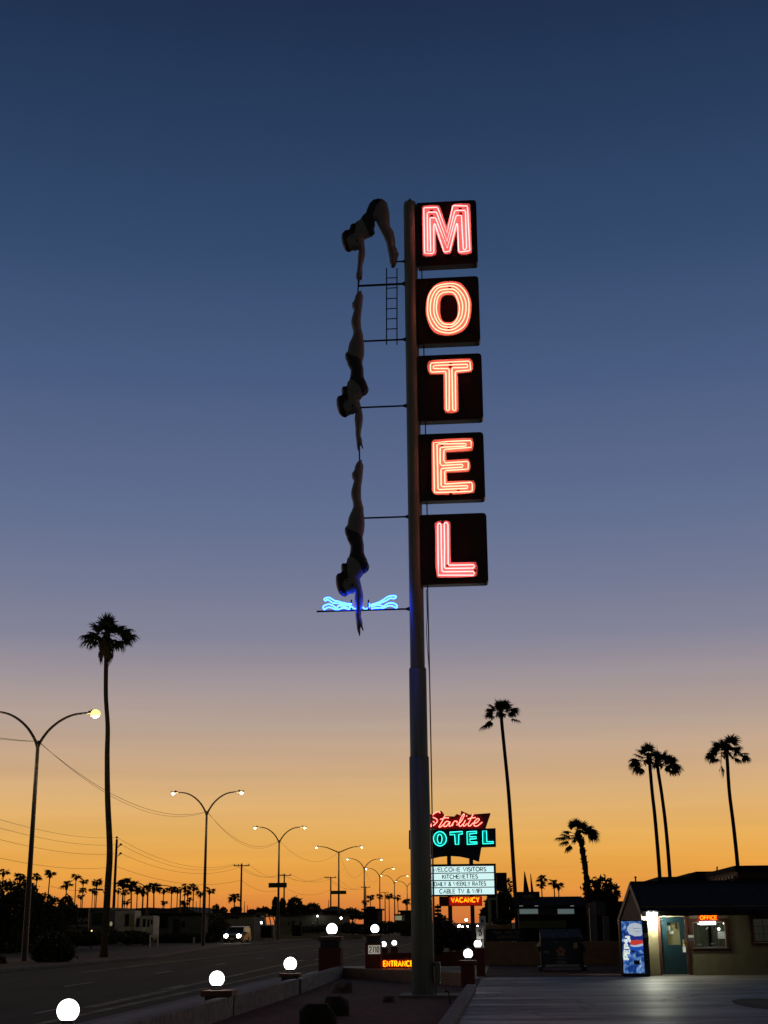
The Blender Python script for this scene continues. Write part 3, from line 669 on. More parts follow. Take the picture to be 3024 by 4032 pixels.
def tri(poly, h):
    pts = [V(p) for p in poly]; nb_ = len(pts)
    x0, x1 = min(p.x for p in pts), max(p.x for p in pts); y0, y1 = min(p.y for p in pts), max(p.y for p in pts)
    y = y0; row = 0
    while y < y1:
        x = x0+(h/2 if row % 2 else 0)
        while x < x1:
            if polyd((x, y), poly) > h*.45: pts.append(V((x, y)))
            x += h
        y += h*.87; row += 1
    res = delaunay_2d_cdt(pts, [(i, (i+1) % nb_) for i in range(nb_)], [], 1, 1e-6)
    return res[0], res[2]
def inflate(poly, s, Rr, h=.045, k=.85):
    poly = densify(poly, h*.8); vs2, fs = tri(poly, h)
    mb = MB(); ds = [polyd(p, poly) for p in vs2]
    front = []; back = []; allv = []
    for p, d in zip(vs2, ds):
        t = prof(d, Rr)*k
        front.append(len(allv)); allv.append(W(p[0], s-t, p[1]))
        if d < 1e-4: back.append(front[-1])
        else: back.append(len(allv)); allv.append(W(p[0], s+t, p[1]))
    F_ = [tuple(front[i] for i in f) for f in fs]+[tuple(back[i] for i in reversed(f)) for f in fs]
    mb.add(allv, F_); return mb
def shell(poly, body, s, Rr, off, h=.05, k=.85):
    poly = densify(poly, h*.8); vs2, fs = tri(poly, h); nb_ = len(poly)
    mb = MB()
    for sd in (-1, 1):
        v_ = []
        for p in vs2:
            t = prof(polyd(p, body), Rr)*k+off; v_.append(W(p[0], s+sd*t, p[1]))
        low = [W(p[0], s+sd*max(0, prof(polyd(p, body), Rr)*k-.02), p[1]) for p in vs2[:nb_]]
        n = len(v_); f_ = list(fs)+[(i, (i+1) % nb_, n+(i+1) % nb_, n+i) for i in range(nb_)]
        mb.add(v_+low, f_)
    return mb
K1 = 300/1659
D1 = zm((1320, 770), K1, [(1215, 1570), (1210, 1510), (1185, 1470), (1175, 1380), (1155, 1260), (1135, 1150), (1110, 1030), (1060, 920), (1000, 800), (940, 680), (900, 590), (880, 545), (865, 560), (865, 650), (845, 735), (860, 790), (860, 835), (800, 885), (720, 920), (650, 950), (632, 985), (640, 1080), (655, 1220), (650, 1330), (625, 1430), (600, 1510), (590, 1590), (598, 1680), (590, 1780), (575, 1840), (548, 1845), (538, 1800), (525, 1890), (510, 1960), (495, 1960), (490, 1880), (470, 1830), (448, 1775), (455, 1700), (475, 1610), (485, 1500), (490, 1350), (500, 1260), (510, 1190), (470, 1185), (450, 1205), (420, 1205), (380, 1195), (320, 1220), (260, 1220), (215, 1185), (180, 1120), (150, 1020), (135, 930), (145, 850), (190, 785), (240, 765), (290, 765), (315, 730), (330, 650), (370, 620), (420, 625), (450, 595), (480, 560), (520, 550), (560, 490), (610, 430), (660, 390), (700, 280), (740, 190), (800, 120), (870, 85), (950, 75), (1030, 85), (1090, 120), (1135, 170), (1150, 240), (1175, 350), (1185, 470), (1190, 600), (1200, 680), (1240, 740), (1270, 790), (1290, 880), (1305, 960), (1310, 1110), (1345, 1160), (1355, 1220), (1385, 1260), (1380, 1310), (1355, 1390), (1340, 1480), (1310, 1540), (1270, 1580), (1240, 1575)])
D1H = zm((1320, 770), K1, [(135, 930), (145, 850), (190, 785), (240, 765), (290, 765), (315, 730), (330, 650), (370, 620), (420, 625), (450, 595), (482, 562), (470, 660), (445, 780), (435, 870), (370, 890), (300, 930), (260, 980), (240, 1040), (290, 1130), (322, 1216), (260, 1222), (215, 1187), (178, 1122), (148, 1022)])
D1S = zm((1320, 770), K1, [(562, 488), (610, 430), (660, 390), (698, 280), (738, 190), (798, 120), (870, 84), (950, 74), (1030, 84), (1075, 110), (980, 180), (900, 290), (850, 420), (832, 470), (852, 545), (866, 560), (866, 650), (846, 735), (861, 790), (861, 835), (800, 886), (735, 880), (705, 800), (665, 700), (615, 600)])
KA = 200/1639
A_ = lambda L_: zm((1300, 1130), KA, L_)
B_ = lambda L_: zm((1300, 1380), KA, L_)
C_ = lambda L_: zm((1300, 1600), KA, L_)
D2 = (A_([(1005, 100), (1020, 190), (1070, 290), (1060, 400), (1045, 540), (1030, 720), (1000, 900), (990, 1100), (1000, 1320), (1035, 1450), (1065, 1540), (1075, 1730), (1095, 1850), (1105, 2050)])
      + B_([(1090, 200), (1060, 320), (1035, 390), (1050, 480), (1075, 620), (1078, 760), (1080, 840), (1110, 930), (1175, 1050), (1200, 1130), (1240, 1230), (1240, 1310), (1210, 1370), (1160, 1425), (1070, 1470), (1000, 1560), (950, 1625), (970, 1700), (1000, 1830), (1030, 1960)])
      + C_([(1040, 200), (1060, 330), (1058, 450), (1040, 590), (1000, 820), (985, 950), (1015, 1030), (1035, 1110), (1042, 1240), (1065, 1330), (1065, 1370), (1050, 1375), (1020, 1330), (990, 1270), (975, 1245), (970, 1330), (965, 1470), (955, 1530), (935, 1530), (920, 1470), (905, 1430), (880, 1380), (865, 1310), (850, 1200), (835, 1050), (815, 900), (815, 720), (800, 600), (785, 450), (790, 340), (803, 245), (790, 215), (770, 240), (755, 265), (720, 262), (690, 255), (650, 275), (550, 325), (470, 350), (400, 330), (340, 280), (290, 220), (250, 130), (225, 30)])
      + B_([(215, 1760), (208, 1660), (215, 1570), (250, 1495), (310, 1470), (375, 1440), (385, 1400), (375, 1310), (380, 1230), (410, 1175), (450, 1165), (520, 1170), (540, 1150), (570, 1020), (610, 975), (650, 850), (665, 700), (662, 650), (620, 560), (565, 460), (540, 380), (495, 270), (483, 190), (490, 110), (520, 60), (560, 40)])
      + A_([(575, 1980), (610, 1830), (660, 1720), (710, 1620), (745, 1520), (735, 1400), (700, 1290), (680, 1180), (680, 1090), (700, 980), (735, 860), (760, 780), (755, 730), (715, 670), (700, 560), (715, 510), (780, 430), (795, 330), (820, 270), (865, 200), (890, 170), (930, 150), (960, 140)]))
D2H = B_([(540, 1150), (570, 1020), (592, 1000), (572, 1180), (577, 1400), (600, 1550), (630, 1630), (540, 1640), (490, 1700), (450, 1780), (435, 1880), (500, 1980), (530, 2050), (545, 2125), (500, 2152), (470, 2157), (400, 2137), (338, 2087), (288, 2027), (248, 1937), (222, 1833), (213, 1760), (206, 1660), (213, 1570), (249, 1493), (310, 1468), (374, 1438), (384, 1400), (373, 1310), (378, 1230), (409, 1173), (450, 1163), (520, 1168)])
D2S = B_([(490, 110), (620, 190), (800, 250), (960, 320), (1036, 390), (1051, 480), (1076, 620), (1079, 760), (1081, 840), (1111, 930), (1176, 1050), (1201, 1130), (1241, 1230), (1241, 1310), (1211, 1370), (1160, 1426), (1072, 1470), (1035, 1370), (990, 1250), (900, 1130), (800, 1040), (700, 1000), (612, 975), (649, 850), (664, 700), (661, 650), (619, 560), (564, 460), (539, 380), (494, 270), (482, 190)])
SD = PS0-.03
def to_poly(px): return [to2(PS(x, y, SD)) for x, y in px]
def diver(body, hair, suit, label, eye, mouth, hand, palm_dir):
    base = W(*[sum(c)/len(body) for c in zip(*[(to2(PS(x, y, SD))[0], SD) for x, y in body])], min(PS(x, y, SD).z for x, y in body))
    t = thing('diving_woman_statue', base, label, 'statue', 'diving women on the pole sign')
    bp, hp, sp = to_poly(body), to_poly(hair), to_poly(suit)
    mb = inflate(bp, SD, .20)
    # fingers: four on each of the two flat hands, roots buried in the palm
    w_, tip = PS(*hand[0], SD), PS(*hand[1], SD); ax = (tip-w_)
    for sd in (-1, 1):
        for q in range(4):
            r0 = w_+AS*(sd*.028)+AU*(-.032+.02*q)
            e0 = r0+ax*(.86, 1.0, .96, .8)[q]+AS*(sd*.006)+AU*(.004*(1.5-q))
            mb.tube([r0, r0.lerp(e0, .55), e0], [.013, .011, .006], 6)
    mb.build('body', M['skin'], t, smooth=True)
    shell(hp, bp, SD, .20, .02).build('hair', M['hair'], t, smooth=True)
    shell(sp, bp, SD, .20, .008).build('swimsuit', M['suit'], t, smooth=True)
    for nm, (x, y), rx, rz in (('eye', eye, .035, .022), ('mouth', mouth, .03, .05)):
        p = PS(x, y, SD); d = prof(polyd(to2(p), bp), .2)*.85
        for sd in (-1, 1): b = MB(); b.ball(p+AS*(d*sd), rx, .012, rz, 12, 8); b.build(nm, M['mark'], t)
    return t
p1 = zm((1320, 770), K1, [(380, 945), (485, 1040), (520, 1640), (512, 1950)])
diver(D1, D1H, D1S, 'topmost figure, a dark haired woman in a swimsuit bent double at the hips', p1[0], p1[1], (p1[2], p1[3]), None)
p2 = B_([(565, 1715), (740, 1845)])+C_([(910, 1080), (945, 1500)])
d2 = diver(D2, D2H, D2S, 'middle figure, a swimsuited woman diving straight down with no lit splash below her', p2[0], p2[1], (p2[2], p2[3]), None)
off = PS(1423.5, 1808, SD)-PS(1422.6, 1142, SD)
off = AZ*off.z + AU*off.dot(AU)
d3 = dup(d2, d2.location+off, 'lowest figure, a swimsuited woman diving through the blue neon splash')

# blue neon splash on the lowest arm
sp = thing('neon_splash', PS(1425, 2404, PS0), 'glowing pale blue neon water splash standing on the lowest support arm', 'neon sign')
KZ = 400/1659
spl = [[(600, 570), (540, 570), (500, 562), (440, 550), (380, 530), (320, 518), (270, 488), (225, 466), (175, 475), (150, 495), (175, 522), (205, 500), (240, 520), (285, 552), (330, 557), (400, 568), (470, 582), (540, 597), (600, 585)],
       [(390, 672), (370, 655), (320, 618), (280, 590), (230, 577), (185, 586), (145, 606), (135, 636), (155, 664), (185, 640), (230, 628), (280, 638), (330, 662), (385, 674)],
       [(385, 672), (365, 640), (380, 607), (430, 600), (490, 618), (540, 648), (555, 662), (590, 625), (560, 605)],
       [(400, 662), (430, 642), (480, 636), (540, 652), (600, 615), (640, 652), (682, 632), (690, 600)],
       [(900, 592), (950, 575), (1030, 550), (1110, 508), (1180, 460), (1240, 440), (1310, 440), (1325, 460), (1290, 485), (1230, 480), (1170, 515), (1100, 545), (1030, 567), (960, 592), (910, 602)],
       [(1095, 636), (1130, 605), (1180, 570), (1240, 555), (1300, 565), (1340, 600), (1330, 640), (1300, 622), (1250, 602), (1190, 606), (1140, 630), (1095, 640)],
       [(920, 622), (970, 602), (1040, 590), (1090, 602), (1095, 632), (1050, 636), (980, 640), (920, 652)],
       [(870, 550), (895, 600), (860, 640), (820, 660), (785, 625)]]
for i, l in enumerate(spl):
    pts = catmull([PS(x, y, PS0-.05+.05*(i % 3)) for x, y in zm((1240, 2240), KZ, l)], 4)
    b = MB(); b.tube(pts, .0175, 8); b.build('neon_tube', M['aqua'], sp, smooth=True)
for x in (590, 870):
    p, q = [PS(a, c, PS0) for a, c in zm((1240, 2240), KZ, [(x, 660), (x+6, 505)])]
    b = MB(); b.tube([p, q], .022, 8); b.build('tube_support', M['dark_steel'], sp)

# ------------------------------------------------------------------ globe lamp piers and low walls
def pier(name, gx, gy, gr, s, u, body, cap, neck, label, bw, bodymat, grp='globe lamps on piers'):
    """s,u street place; body/cap/neck are z ranges; gr globe radius in metres"""
    t = thing(name, W(u, s, 0), label, 'globe lamp', grp)
    b = MB(); b.us(u-bw/2, u+bw/2, s-bw/2, s+bw/2, body[0], body[1]); b.build('pier', bodymat, t, bevel=.015)
    if neck:
        nw = bw*.86; b = MB(); b.us(u-nw/2, u+nw/2, s-nw/2, s+nw/2, neck[0], neck[1]); b.build('neck', M['neck'], t, bevel=.01)
    cw = bw*1.06 if neck else bw*1.28
    b = MB(); b.us(u-cw/2, u+cw/2, s-cw/2, s+cw/2, cap[0], cap[1]); b.build('cap', M['cap'], t, bevel=.018)
    gc = PS(gx, gy, s); z0 = cap[1]
    b = MB(); b.lathe((gc.x, gc.y, 0), [(gr*.72, z0), (gr*.72, z0+.02), (gr*.6, z0+.05), (gr*.6, gc.z-gr*.8)], 24); b.build('fitter', M['flange'], t)
    b = MB(); b.ball(gc, gr, gr, gr, 32, 20, zcut=-.86); b.build('globe', M['globe'], t, smooth=True)
    return t
def zat(x, y, s): return PS(x, y, s).z
s_ = 20.0; u_ = PS(268, 3979, s_).dot(AU); zc = PS(268, 3979, s_).z
pier('globe_lamp', 268, 3979, .156, s_, u_, (0, zc-.33), (zc-.33, zc-.22), None, 'large lit white globe nearest the lower left corner, its pier below the picture', .5, M['stucco'])
s_ = 29.0; u_ = PS(852, 3900, s_).dot(AU)+.06
pier('globe_lamp', 854, 3854, .154, s_, u_, (0, zat(852, 3922, s_)), (zat(852, 3922, s_), zat(852, 3898, s_)), None, 'lit globe on a low capped pier between two lengths of the grey roadside wall', .5, M['neck'])
s_ = 38.3; u_ = PS(1141, 3850, s_).dot(AU)+.02
pier('globe_lamp', 1143, 3795, .173, s_, u_, (0, zat(1140, 3847, s_)), (zat(1140, 3847, s_), zat(1140, 3832, s_)), None, 'lit globe on a low capped pier halfway along the grey roadside wall', .43, M['neck'])
s_ = 50.2; u4 = PS(1303, 3790, s_).dot(AU)
pier('globe_lamp', 1307, 3658, .191, s_, u4, (0, zat(1303, 3731, s_)), (zat(1303, 3704, s_), zat(1303, 3688, s_)), (zat(1303, 3731, s_), zat(1303, 3704, s_)), 'lit globe on a tall red pier with a grey neck, no house number on it', .78, M['red'])
s_ = 63.0; u5 = PS(1472, 3760, s_).dot(AU)
t5 = pier('globe_lamp', 1476, 3657, .183, s_, u5, (0, zat(1472, 3712, s_)), (zat(1472, 3689, s_), zat(1472, 3681, s_)), (zat(1472, 3712, s_), zat(1472, 3689, s_)), 'lit globe on the red pier that carries the white 2710 number plate', .70, M['red'])
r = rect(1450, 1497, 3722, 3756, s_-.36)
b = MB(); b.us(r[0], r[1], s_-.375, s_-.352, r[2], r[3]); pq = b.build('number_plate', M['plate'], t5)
b = MB(); text(b, '2710', W(r[0]+.05, s_-.378, r[2]+.055), W(r[1]-.05, s_-.378, r[2]+.055), AZ, (r[3]-r[2])-.11, .021, 6, .3); b.build('digits', M['blacktext'], pq)
s_ = 43.4; u_ = PS(1843, 3840, s_).dot(AU)
pier('globe_lamp', 1843, 3755, .138, s_, u_, (0, zat(1843, 3795, s_)), (zat(1843, 3795, s_), zat(1843, 3781, s_)), None, 'lit globe on a dark red pier at the end of the parking lot kerb', .42, M['red'])
s_ = 53.6; u_ = PS(1893, 3800, s_).dot(AU)
pier('globe_lamp', 1881, 3717, .137, s_, u_, (0, zat(1893, 3738, s_)), (zat(1893, 3738, s_), zat(1893, 3732, s_)), None, 'lit globe directly below the white sign with the number 5', .32, M['red'])

def wall_run(name, pts, h, th, m, label, grp=None):
    b = MB()
    for (a, c) in zip(pts[:-1], pts[1:]):
        p, q = V(a), V(c); t = (q-p).normalized(); n = V((-t.y, t.x, 0))
        b.prism([p, q, q+n*th, p+n*th], AZ*h)
    o = b.build(name, m, bevel=.012); tag(o, label, 'wall', grp); return o
def wpt(x, y): return G(x, y)
wu = lambda s: -5.72-(max(s, 40)-40)*.02           # inner face of the roadside wall
wall_run('low_wall', [W(wu(12), 12), W(wu(19.75), 19.75)], .5, .24, M['stucco'], 'low grey stucco wall running out of the lower left corner', 'low stucco walls by the road')
wall_run('low_wall', [W(wu(20.25), 20.25), W(wu(28.74), 28.74)], .5, .24, M['stucco'], 'longest low grey stucco wall, between the two nearest globe piers', 'low stucco walls by the road')
wall_run('low_wall', [W(wu(29.26), 29.26), W(wu(38.08), 38.08)], .5, .24, M['stucco'], 'low grey stucco wall between the second and third globe piers', 'low stucco walls by the road')
wall_run('low_wall', [W(wu(38.52), 38.52), W(wu(49.8), 49.8)], .48, .24, M['stucco'], 'low grey stucco wall ending at the tall red pier', 'low stucco walls by the road')
wall_run('garden_wall', [W(u4+.42, 49.9), W(-1.62, 44.4)], .42, .22, M['tanwall'], 'low tan wall closing the gravel bed behind the tall pole', 'tan block walls')
wall_run('kerb_wall', [W(u5+.38, 63.4), W(-1.2, 67.5)], .62, .25, M['red'], 'low red wall behind the ENTRANCE sign', 'red block walls')
# ENTRANCE sign on the pier with the number plate
es = 62.75
r = rect(1503, 1630, 3776, 3810, es)
t = thing('entrance_sign', W((r[0]+r[1])/2, es, r[2]), 'small amber neon sign reading ENTRANCE on the side of the red pier', 'neon sign')
b = MB(); b.us(r[0], r[1], es, es+.22, r[2], r[3]); b.build('case', M['redcase'], t, bevel=.015)
b = MB(); b.us(r[0]-.25, r[0]+.004, es+.06, es+.14, r[2]+.1, r[3]-.1); b.build('bracket', M['dark_steel'], t)
r2 = rect(1509, 1626, 3784, 3804, es)
b = MB(); text(b, 'ENTRANCE', W(r2[0]+.02, es-.05, r2[2]), W(r2[1], es-.05, r2[2]), AZ, r2[3]-r2[2], .024, 6, .28); b.build('lettering', M['amber'], t)

# ------------------------------------------------------------------ boulders, tap
def boulder(xl, xr, yt, yb, m, label, seed, squash=1., flat=.8):
    rng = random.Random(seed); gp = G((xl+xr)/2, yb); u, s = us(gp)
    k = mpp(s, 0); hw = (xr-xl)/2*k; h = (yb-yt)*k*.9; s += hw*.7
    me = MB(); me.ball((0, 0, 0), 1, 1, 1, 22, 14)
    import mathutils.noise as nz
    o3 = V((seed*3.1, seed*1.7, seed*.9)); vs_ = []
    for p in me.v:
        q = p*(1+.34*nz.noise(p*1.1+o3)+.16*nz.noise(p*2.7+o3)+.05*nz.noise(p*7+o3))
        q.z = min(q.z, flat)
        vs_.append(W(u+q.x*hw, s+q.y*hw*.8, h*.36+q.z*h*.66/flat*1.0))
    me.v = vs_
    return tag(me.build('boulder', m, smooth=False), label, 'rock', 'boulders in the gravel bed')
boulder(1303, 1382, 3866, 3922, M['rock'], 'flat topped pale boulder by the foot of the tall red pier', 3, flat=.6)
boulder(1255, 1372, 3920, 4012, M['rockdark'], 'dark rounded boulder between the pale flat one and the biggest one', 5)
boulder(1165, 1312, 3950, 4062, M['rockdark'], 'biggest darkest boulder cut off by the bottom edge', 8)
boulder(1506, 1554, 3922, 3955, M['rock'], 'small stone beside the concrete footing of the pole', 11)
tb = G(1772, 3958)
t = thing('garden_tap', tb, 'thin dark standpipe with bent top beside the pole footing', 'tap')
b = MB(); b.tube([tb, S(1770, 3925, tb), S(1767, 3908, tb)], .016, 8); b.build('pipe', M['dark_steel'], t)
b = MB(); b.tube(catmull([S(1767, 3908, tb), S(1761, 3903, tb), S(1753, 3902, tb), S(1752, 3906, tb)], 3), .02, 8); b.build('spout', M['dark_steel'], t)

# ------------------------------------------------------------------ street lamps
def street_lamp(base, top, vy, hl, hr, label, lit=True, first=False, gull=False, s=None, power=230):
    """base: ground point; vy: photo row of the fork; hl,hr: photo points of the lamp heads"""
    u, s = us(base)
    t = thing('street_lamp', base, label, 'street lamp', 'double arm street lamps down the road')
    fk = PS(top, vy, s); fk = W(u, s, fk.z)
    rb, rt_ = .17, .095
    b = MB(); b.tube([base, base+AZ*.05, base+AZ*fk.z*.5, fk+AZ*.15], [rb*1.15, rb, (rb+rt_)/2, rt_], 14); b.build('post', M['lamp_metal'], t, smooth=True)
    for hd, sg in ((hl, -1), (hr, 1)):
        e = PS(hd[0], hd[1], s); sp_ = abs(e.dot(AU)-u); rise = e.z-fk.z
        if gull: prof_ = [(0, 0), (.25, .42), (.5, .8), (.7, .97), (.88, 1.0)]
        else: prof_ = [(0, -.15), (.06, .12), (.2, .48), (.4, .78), (.62, .95), (.88, 1.0)]
        pts = catmull([W(u+sg*sp_*a, s, fk.z+rise*c) for a, c in prof_], 4)
        b = MB(); b.tube(pts, [.085-.03*i/(len(pts)-1) for i in range(len(pts))], 10); arm = b.build('arm', M['lamp_metal'], t, smooth=True)
        he = W(u+sg*sp_*.96, s, e.z)
        b = MB(); b.obox(he+AZ*.03, AU, AS, AZ, .30, .13, .065); b.obox(he-AU*(sg*.12)+AZ*.13, AU, AS, AZ, .05, .05, .05); b.build('lamp_head', M['lamp_metal'], arm, bevel=.03)
        ml = M['lamp_yellow'] if first else (M['lamp_lit'] if lit else M['lamp_off'])
        rr = .195 if not first else .28
        if power:
            ld = bpy.data.lights.new('street_lamp_light', 'POINT'); ld.energy = power; ld.color = (1, .80, .46); ld.shadow_soft_size = .2
            lo_ = bpy.data.objects.new('street_lamp_light', ld); C.objects.link(lo_); lo_.parent = t; lo_.location = he+AU*(sg*.10)-AZ*.42-t.location
        b = MB(); b.ball(he+AU*(sg*.10)-AZ*.06, rr, rr*.85, rr*.85, 18, 12); b.build('lamp_lens', ml, arm, smooth=True)
    return t, fk
forks = []
LP = [((94, 3794), 152, 2927, (-68, 2802), (378, 2806), 'nearest double arm street lamp, its right lamp glowing yellow beside the tall palm', True, False),
      ((799, 3730), 814, 3200, (681, 3120), (953, 3117), 'second double arm street lamp, standing just before the oncoming van', False, False),
      ((1094, 3704), 1099.6, 3313, (1004, 3257), (1200, 3256), 'third double arm street lamp, with a green street name sign on its post', False, False)]
for bx, tx, vy, hl, hr, lb, fi, gu in LP:
    t, fk = street_lamp(G(*bx), tx, vy, hl, hr, lb, True, fi, gu); forks.append(fk)
for sdist, tx, vy, hl, hr, lb, gu in [(205, 1334, 3357, (1245, 3334), (1425, 3333), 'fourth street lamp, its arms spread like a gull wing', True),
        (243, 1434, 3418, (1368, 3381), (1502, 3382), 'fifth street lamp, just past the gull wing one', False),
        (285, 1495, 3449, (1441, 3419), (1550, 3418), 'sixth street lamp, its left arm meeting the post before it', False),
        (328, 1553, 3477, (1501, 3446), (1604, 3447), 'seventh street lamp, second from the tall pole', False),
        (374, 1603, 3490, (1558, 3469), (1648, 3470), 'farthest street lamp, its right arm hidden by the tall pole', False)]:
    p = PS(tx, vy, sdist); t, fk = street_lamp(V((p.x, p.y, 0)), tx, vy, hl, hr, lb, True, False, gu); forks.append(fk)

def wire(name, a, c, sag, r, label, grp, n=18):
    pts = [a.lerp(c, i/n)-AZ*(sag*4*(i/n)*(1-i/n)) for i in range(n+1)]
    b = MB(); b.tube(pts, r, 5); return tag(b.build(name, M['wire'], None), label, 'cable', grp)
names = ['first', 'second', 'third', 'fourth', 'fifth', 'sixth', 'seventh']
for i in range(5):
    a, c = forks[i]+AZ*.1, forks[i+1]+AZ*.1
    sag = (1.6, 1.7, 1.9, 2.6, 1.8)[i]
    wire('lamp_cable', a, c, sag, .014, f'thin cable sagging between the {names[i]} and {names[i+1]} street lamps', 'cables strung between street lamps')
    if i < 2: wire('lamp_cable', a+AU*.05, c+AU*.05, sag+.22, .011, f'lower of two cables sagging between the {names[i]} and {names[i+1]} street lamps', 'cables strung between street lamps')
f0 = forks[0]
wire('lamp_cable', W(us(f0)[0]-.2, us(f0)[1]-52, f0.z+.6), f0+AZ*.1, 1.5, .014, 'upper cable entering from the left edge to the nearest street lamp', 'cables strung between street lamps')
wire('lamp_cable', W(us(f0)[0]-.2, us(f0)[1]-52, f0.z+.45), f0+AZ*.1, 1.62, .011, 'lower cable entering from the left edge to the nearest street lamp', 'cables strung between street lamps')

def name_sign(xl, xr, yt, yb, s, label):
    r = rect(xl, xr, yt, yb, s); t = thing('street_name_sign', W((r[0]+r[1])/2, s, r[2]), label, 'street sign', 'green street name signs')
    b = MB(); b.us(r[0], r[1], s-.16, s-.12, r[2], r[3]); b.build('panel', M['greensign'], t, bevel=.01)
    b = MB(); b.us((r[0]+r[1])/2-.06, (r[0]+r[1])/2+.06, s-.121, s+.02, r[2]+.05, r[3]-.05); b.build('bracket', M['dark_steel'], t)
name_sign(1058, 1130, 3476, 3495, us(forks[2])[1], 'green street name sign on the third street lamp post')
name_sign(1302, 1364, 3507, 3521, us(forks[3])[1], 'green street name sign on the gull wing street lamp post')

def cobra(xp, yt, yb, head, s, label):
    p = PS(xp, yt, s); base = V((p.x, p.y, 0))
    t = thing('side_street_lamp', base, label, 'street lamp', 'single arm lamps among the far palms')
    b = MB(); b.tube([base, p], [.14, .09], 8); b.build('post', M['lamp_metal'], t)
    h = PS(*head, s); d = h-p
    b = MB(); b.tube(catmull([p-AZ*.2, p+d*.25+AZ*d.z*.1, p+d*.6+AZ*d.z*.35, h+AZ*.0], 4), .06, 6); a = b.build('arm', M['lamp_metal'], t)
    b = MB(); b.ball(h, .55, .2, .14, 12, 8); b.build('lamp_head', M['lamp_metal'], a)
cobra(583, 3492, 3690, (505, 3473), 170, 'unlit single arm lamp reaching left over the white trailers')
cobra(711, 3502, 3640, (622, 3487), 200, 'unlit single arm lamp over the grey house, shorter than its neighbour')
cobra(417, 3530, 3640, (393, 3503), 190, 'unlit single arm lamp just left of the tall palm trunk')

# ------------------------------------------------------------------ utility poles and wires
def upole(x, yt, s, xl, xr, ya, label, xb=None):
    p = PS(x, yt, s); base = V((p.x, p.y, 0))
    t = thing('utility_pole', base, label, 'utility pole', 'wooden utility poles')
    b = MB(); b.tube([base, p], [.19, .13], 10); b.build('post', M['wood'], t, smooth=True)
    ends = []
    if xl is not None:
        a, c = PS(xl, ya, s), PS(xr, ya, s); a.z = c.z = (a.z+c.z)/2
        b = MB(); b.obox((a+c)/2-AS*.16, AU, AS, AZ, (c-a).length/2, .06, .075); arm = b.build('crossarm', M['wood'], t)
        for q in (a+AU*.12, (a+c)/2-AU*.5, c-AU*.12):
            b = MB(); b.tube([q-AS*.16+AZ*.07, q-AS*.16+AZ*.2, q-AS*.16+AZ*.30], [.04, .07, .04], 6); b.build('insulator', M['dark_steel'], arm)
            ends.append(q-AS*.16+AZ*.3)
    else:
        for (ix, iy) in ((476, 3325), (475, 3360)):
            q = PS(ix, iy, s); j = PS(x+3, iy+12, s)
            b = MB(); b.tube([j, q], [.04, .07], 6); b.ball(q, .15, .15, .13, 8, 6); b.build('insulator', M['dark_steel'], t); ends.append(q)
        q = PS(x, yt-8, s); b = MB(); b.tube([p, q], [.06, .04], 6); b.ball(q, .14, .14, .12, 8, 6); b.build('insulator', M['dark_steel'], t); ends.insert(0, q)
    return p, ends
U = []
U.append(upole(460, 3305, 160, None, None, 0, 'nearest wooden utility pole, without a crossarm, right of the tall palm'))
U.append(upole(951.5, 3400, 226, 920, 983, 3409, 'utility pole with a crossarm standing alone above the van'))
U.append(upole(1119.6, 3440, 275, 1098, 1147, 3447, 'utility pole right beside the third street lamp'))
U.append(upole(1302.5, 3452, 300, 1278, 1324, 3456, 'utility pole left of the gull wing street lamp'))
U.append(upole(1440, 3490, 375, 1422, 1458, 3494, 'small utility pole touching the fifth street lamp'))
U.append(upole(1516, 3513, 450, 1501, 1531, 3515, 'tiny utility pole between the sixth and seventh street lamps'))
e0 = U[0][1]
s0 = 160
for q, y0, nm in ((e0[0], 3224, 'topmost'), (e0[1], 3258, 'second'), (e0[2], 3304, 'third')):
    a = PS(-30, y0-6, 92); wire('power_line', a, q, .5, .013, f'{nm} power line from the left edge to the nearest utility pole', 'overhead power lines')
lo = PS(457, 3411, 160)
wire('power_line', PS(-30, 3372, 92), lo, .5, .013, 'lowest power line from the left edge to the nearest utility pole', 'overhead power lines')
E = [e0[:3]]+[x[1] for x in U[1:]]
pn = ['nearest', 'lone', 'lamp side', 'gull wing side', 'small', 'tiny']
for i in range(4):
    for j in range(3):
        wire('power_line', E[i][j], E[i+1][j], (1.7, 1.2, 1.2, 1.6)[i]+.1*j, .016, f'{("left", "middle", "right")[j]} power line between the {pn[i]} and {pn[i+1]} utility poles', 'overhead power lines')
for i in range(3):
    a = lo if i == 0 else U[i][0]-AZ*2.6; c = U[i+1][0]-AZ*2.6
    wire('power_line', a, c, 1.3, .018, f'lowest line slung between the {pn[i]} and {pn[i+1]} utility poles', 'overhead power lines')
wire('power_line', PS(197, 3489, 150), PS(445, 3478, 160), .6, .015, 'short line crossing among the palms to the nearest utility pole', 'overhead power lines')

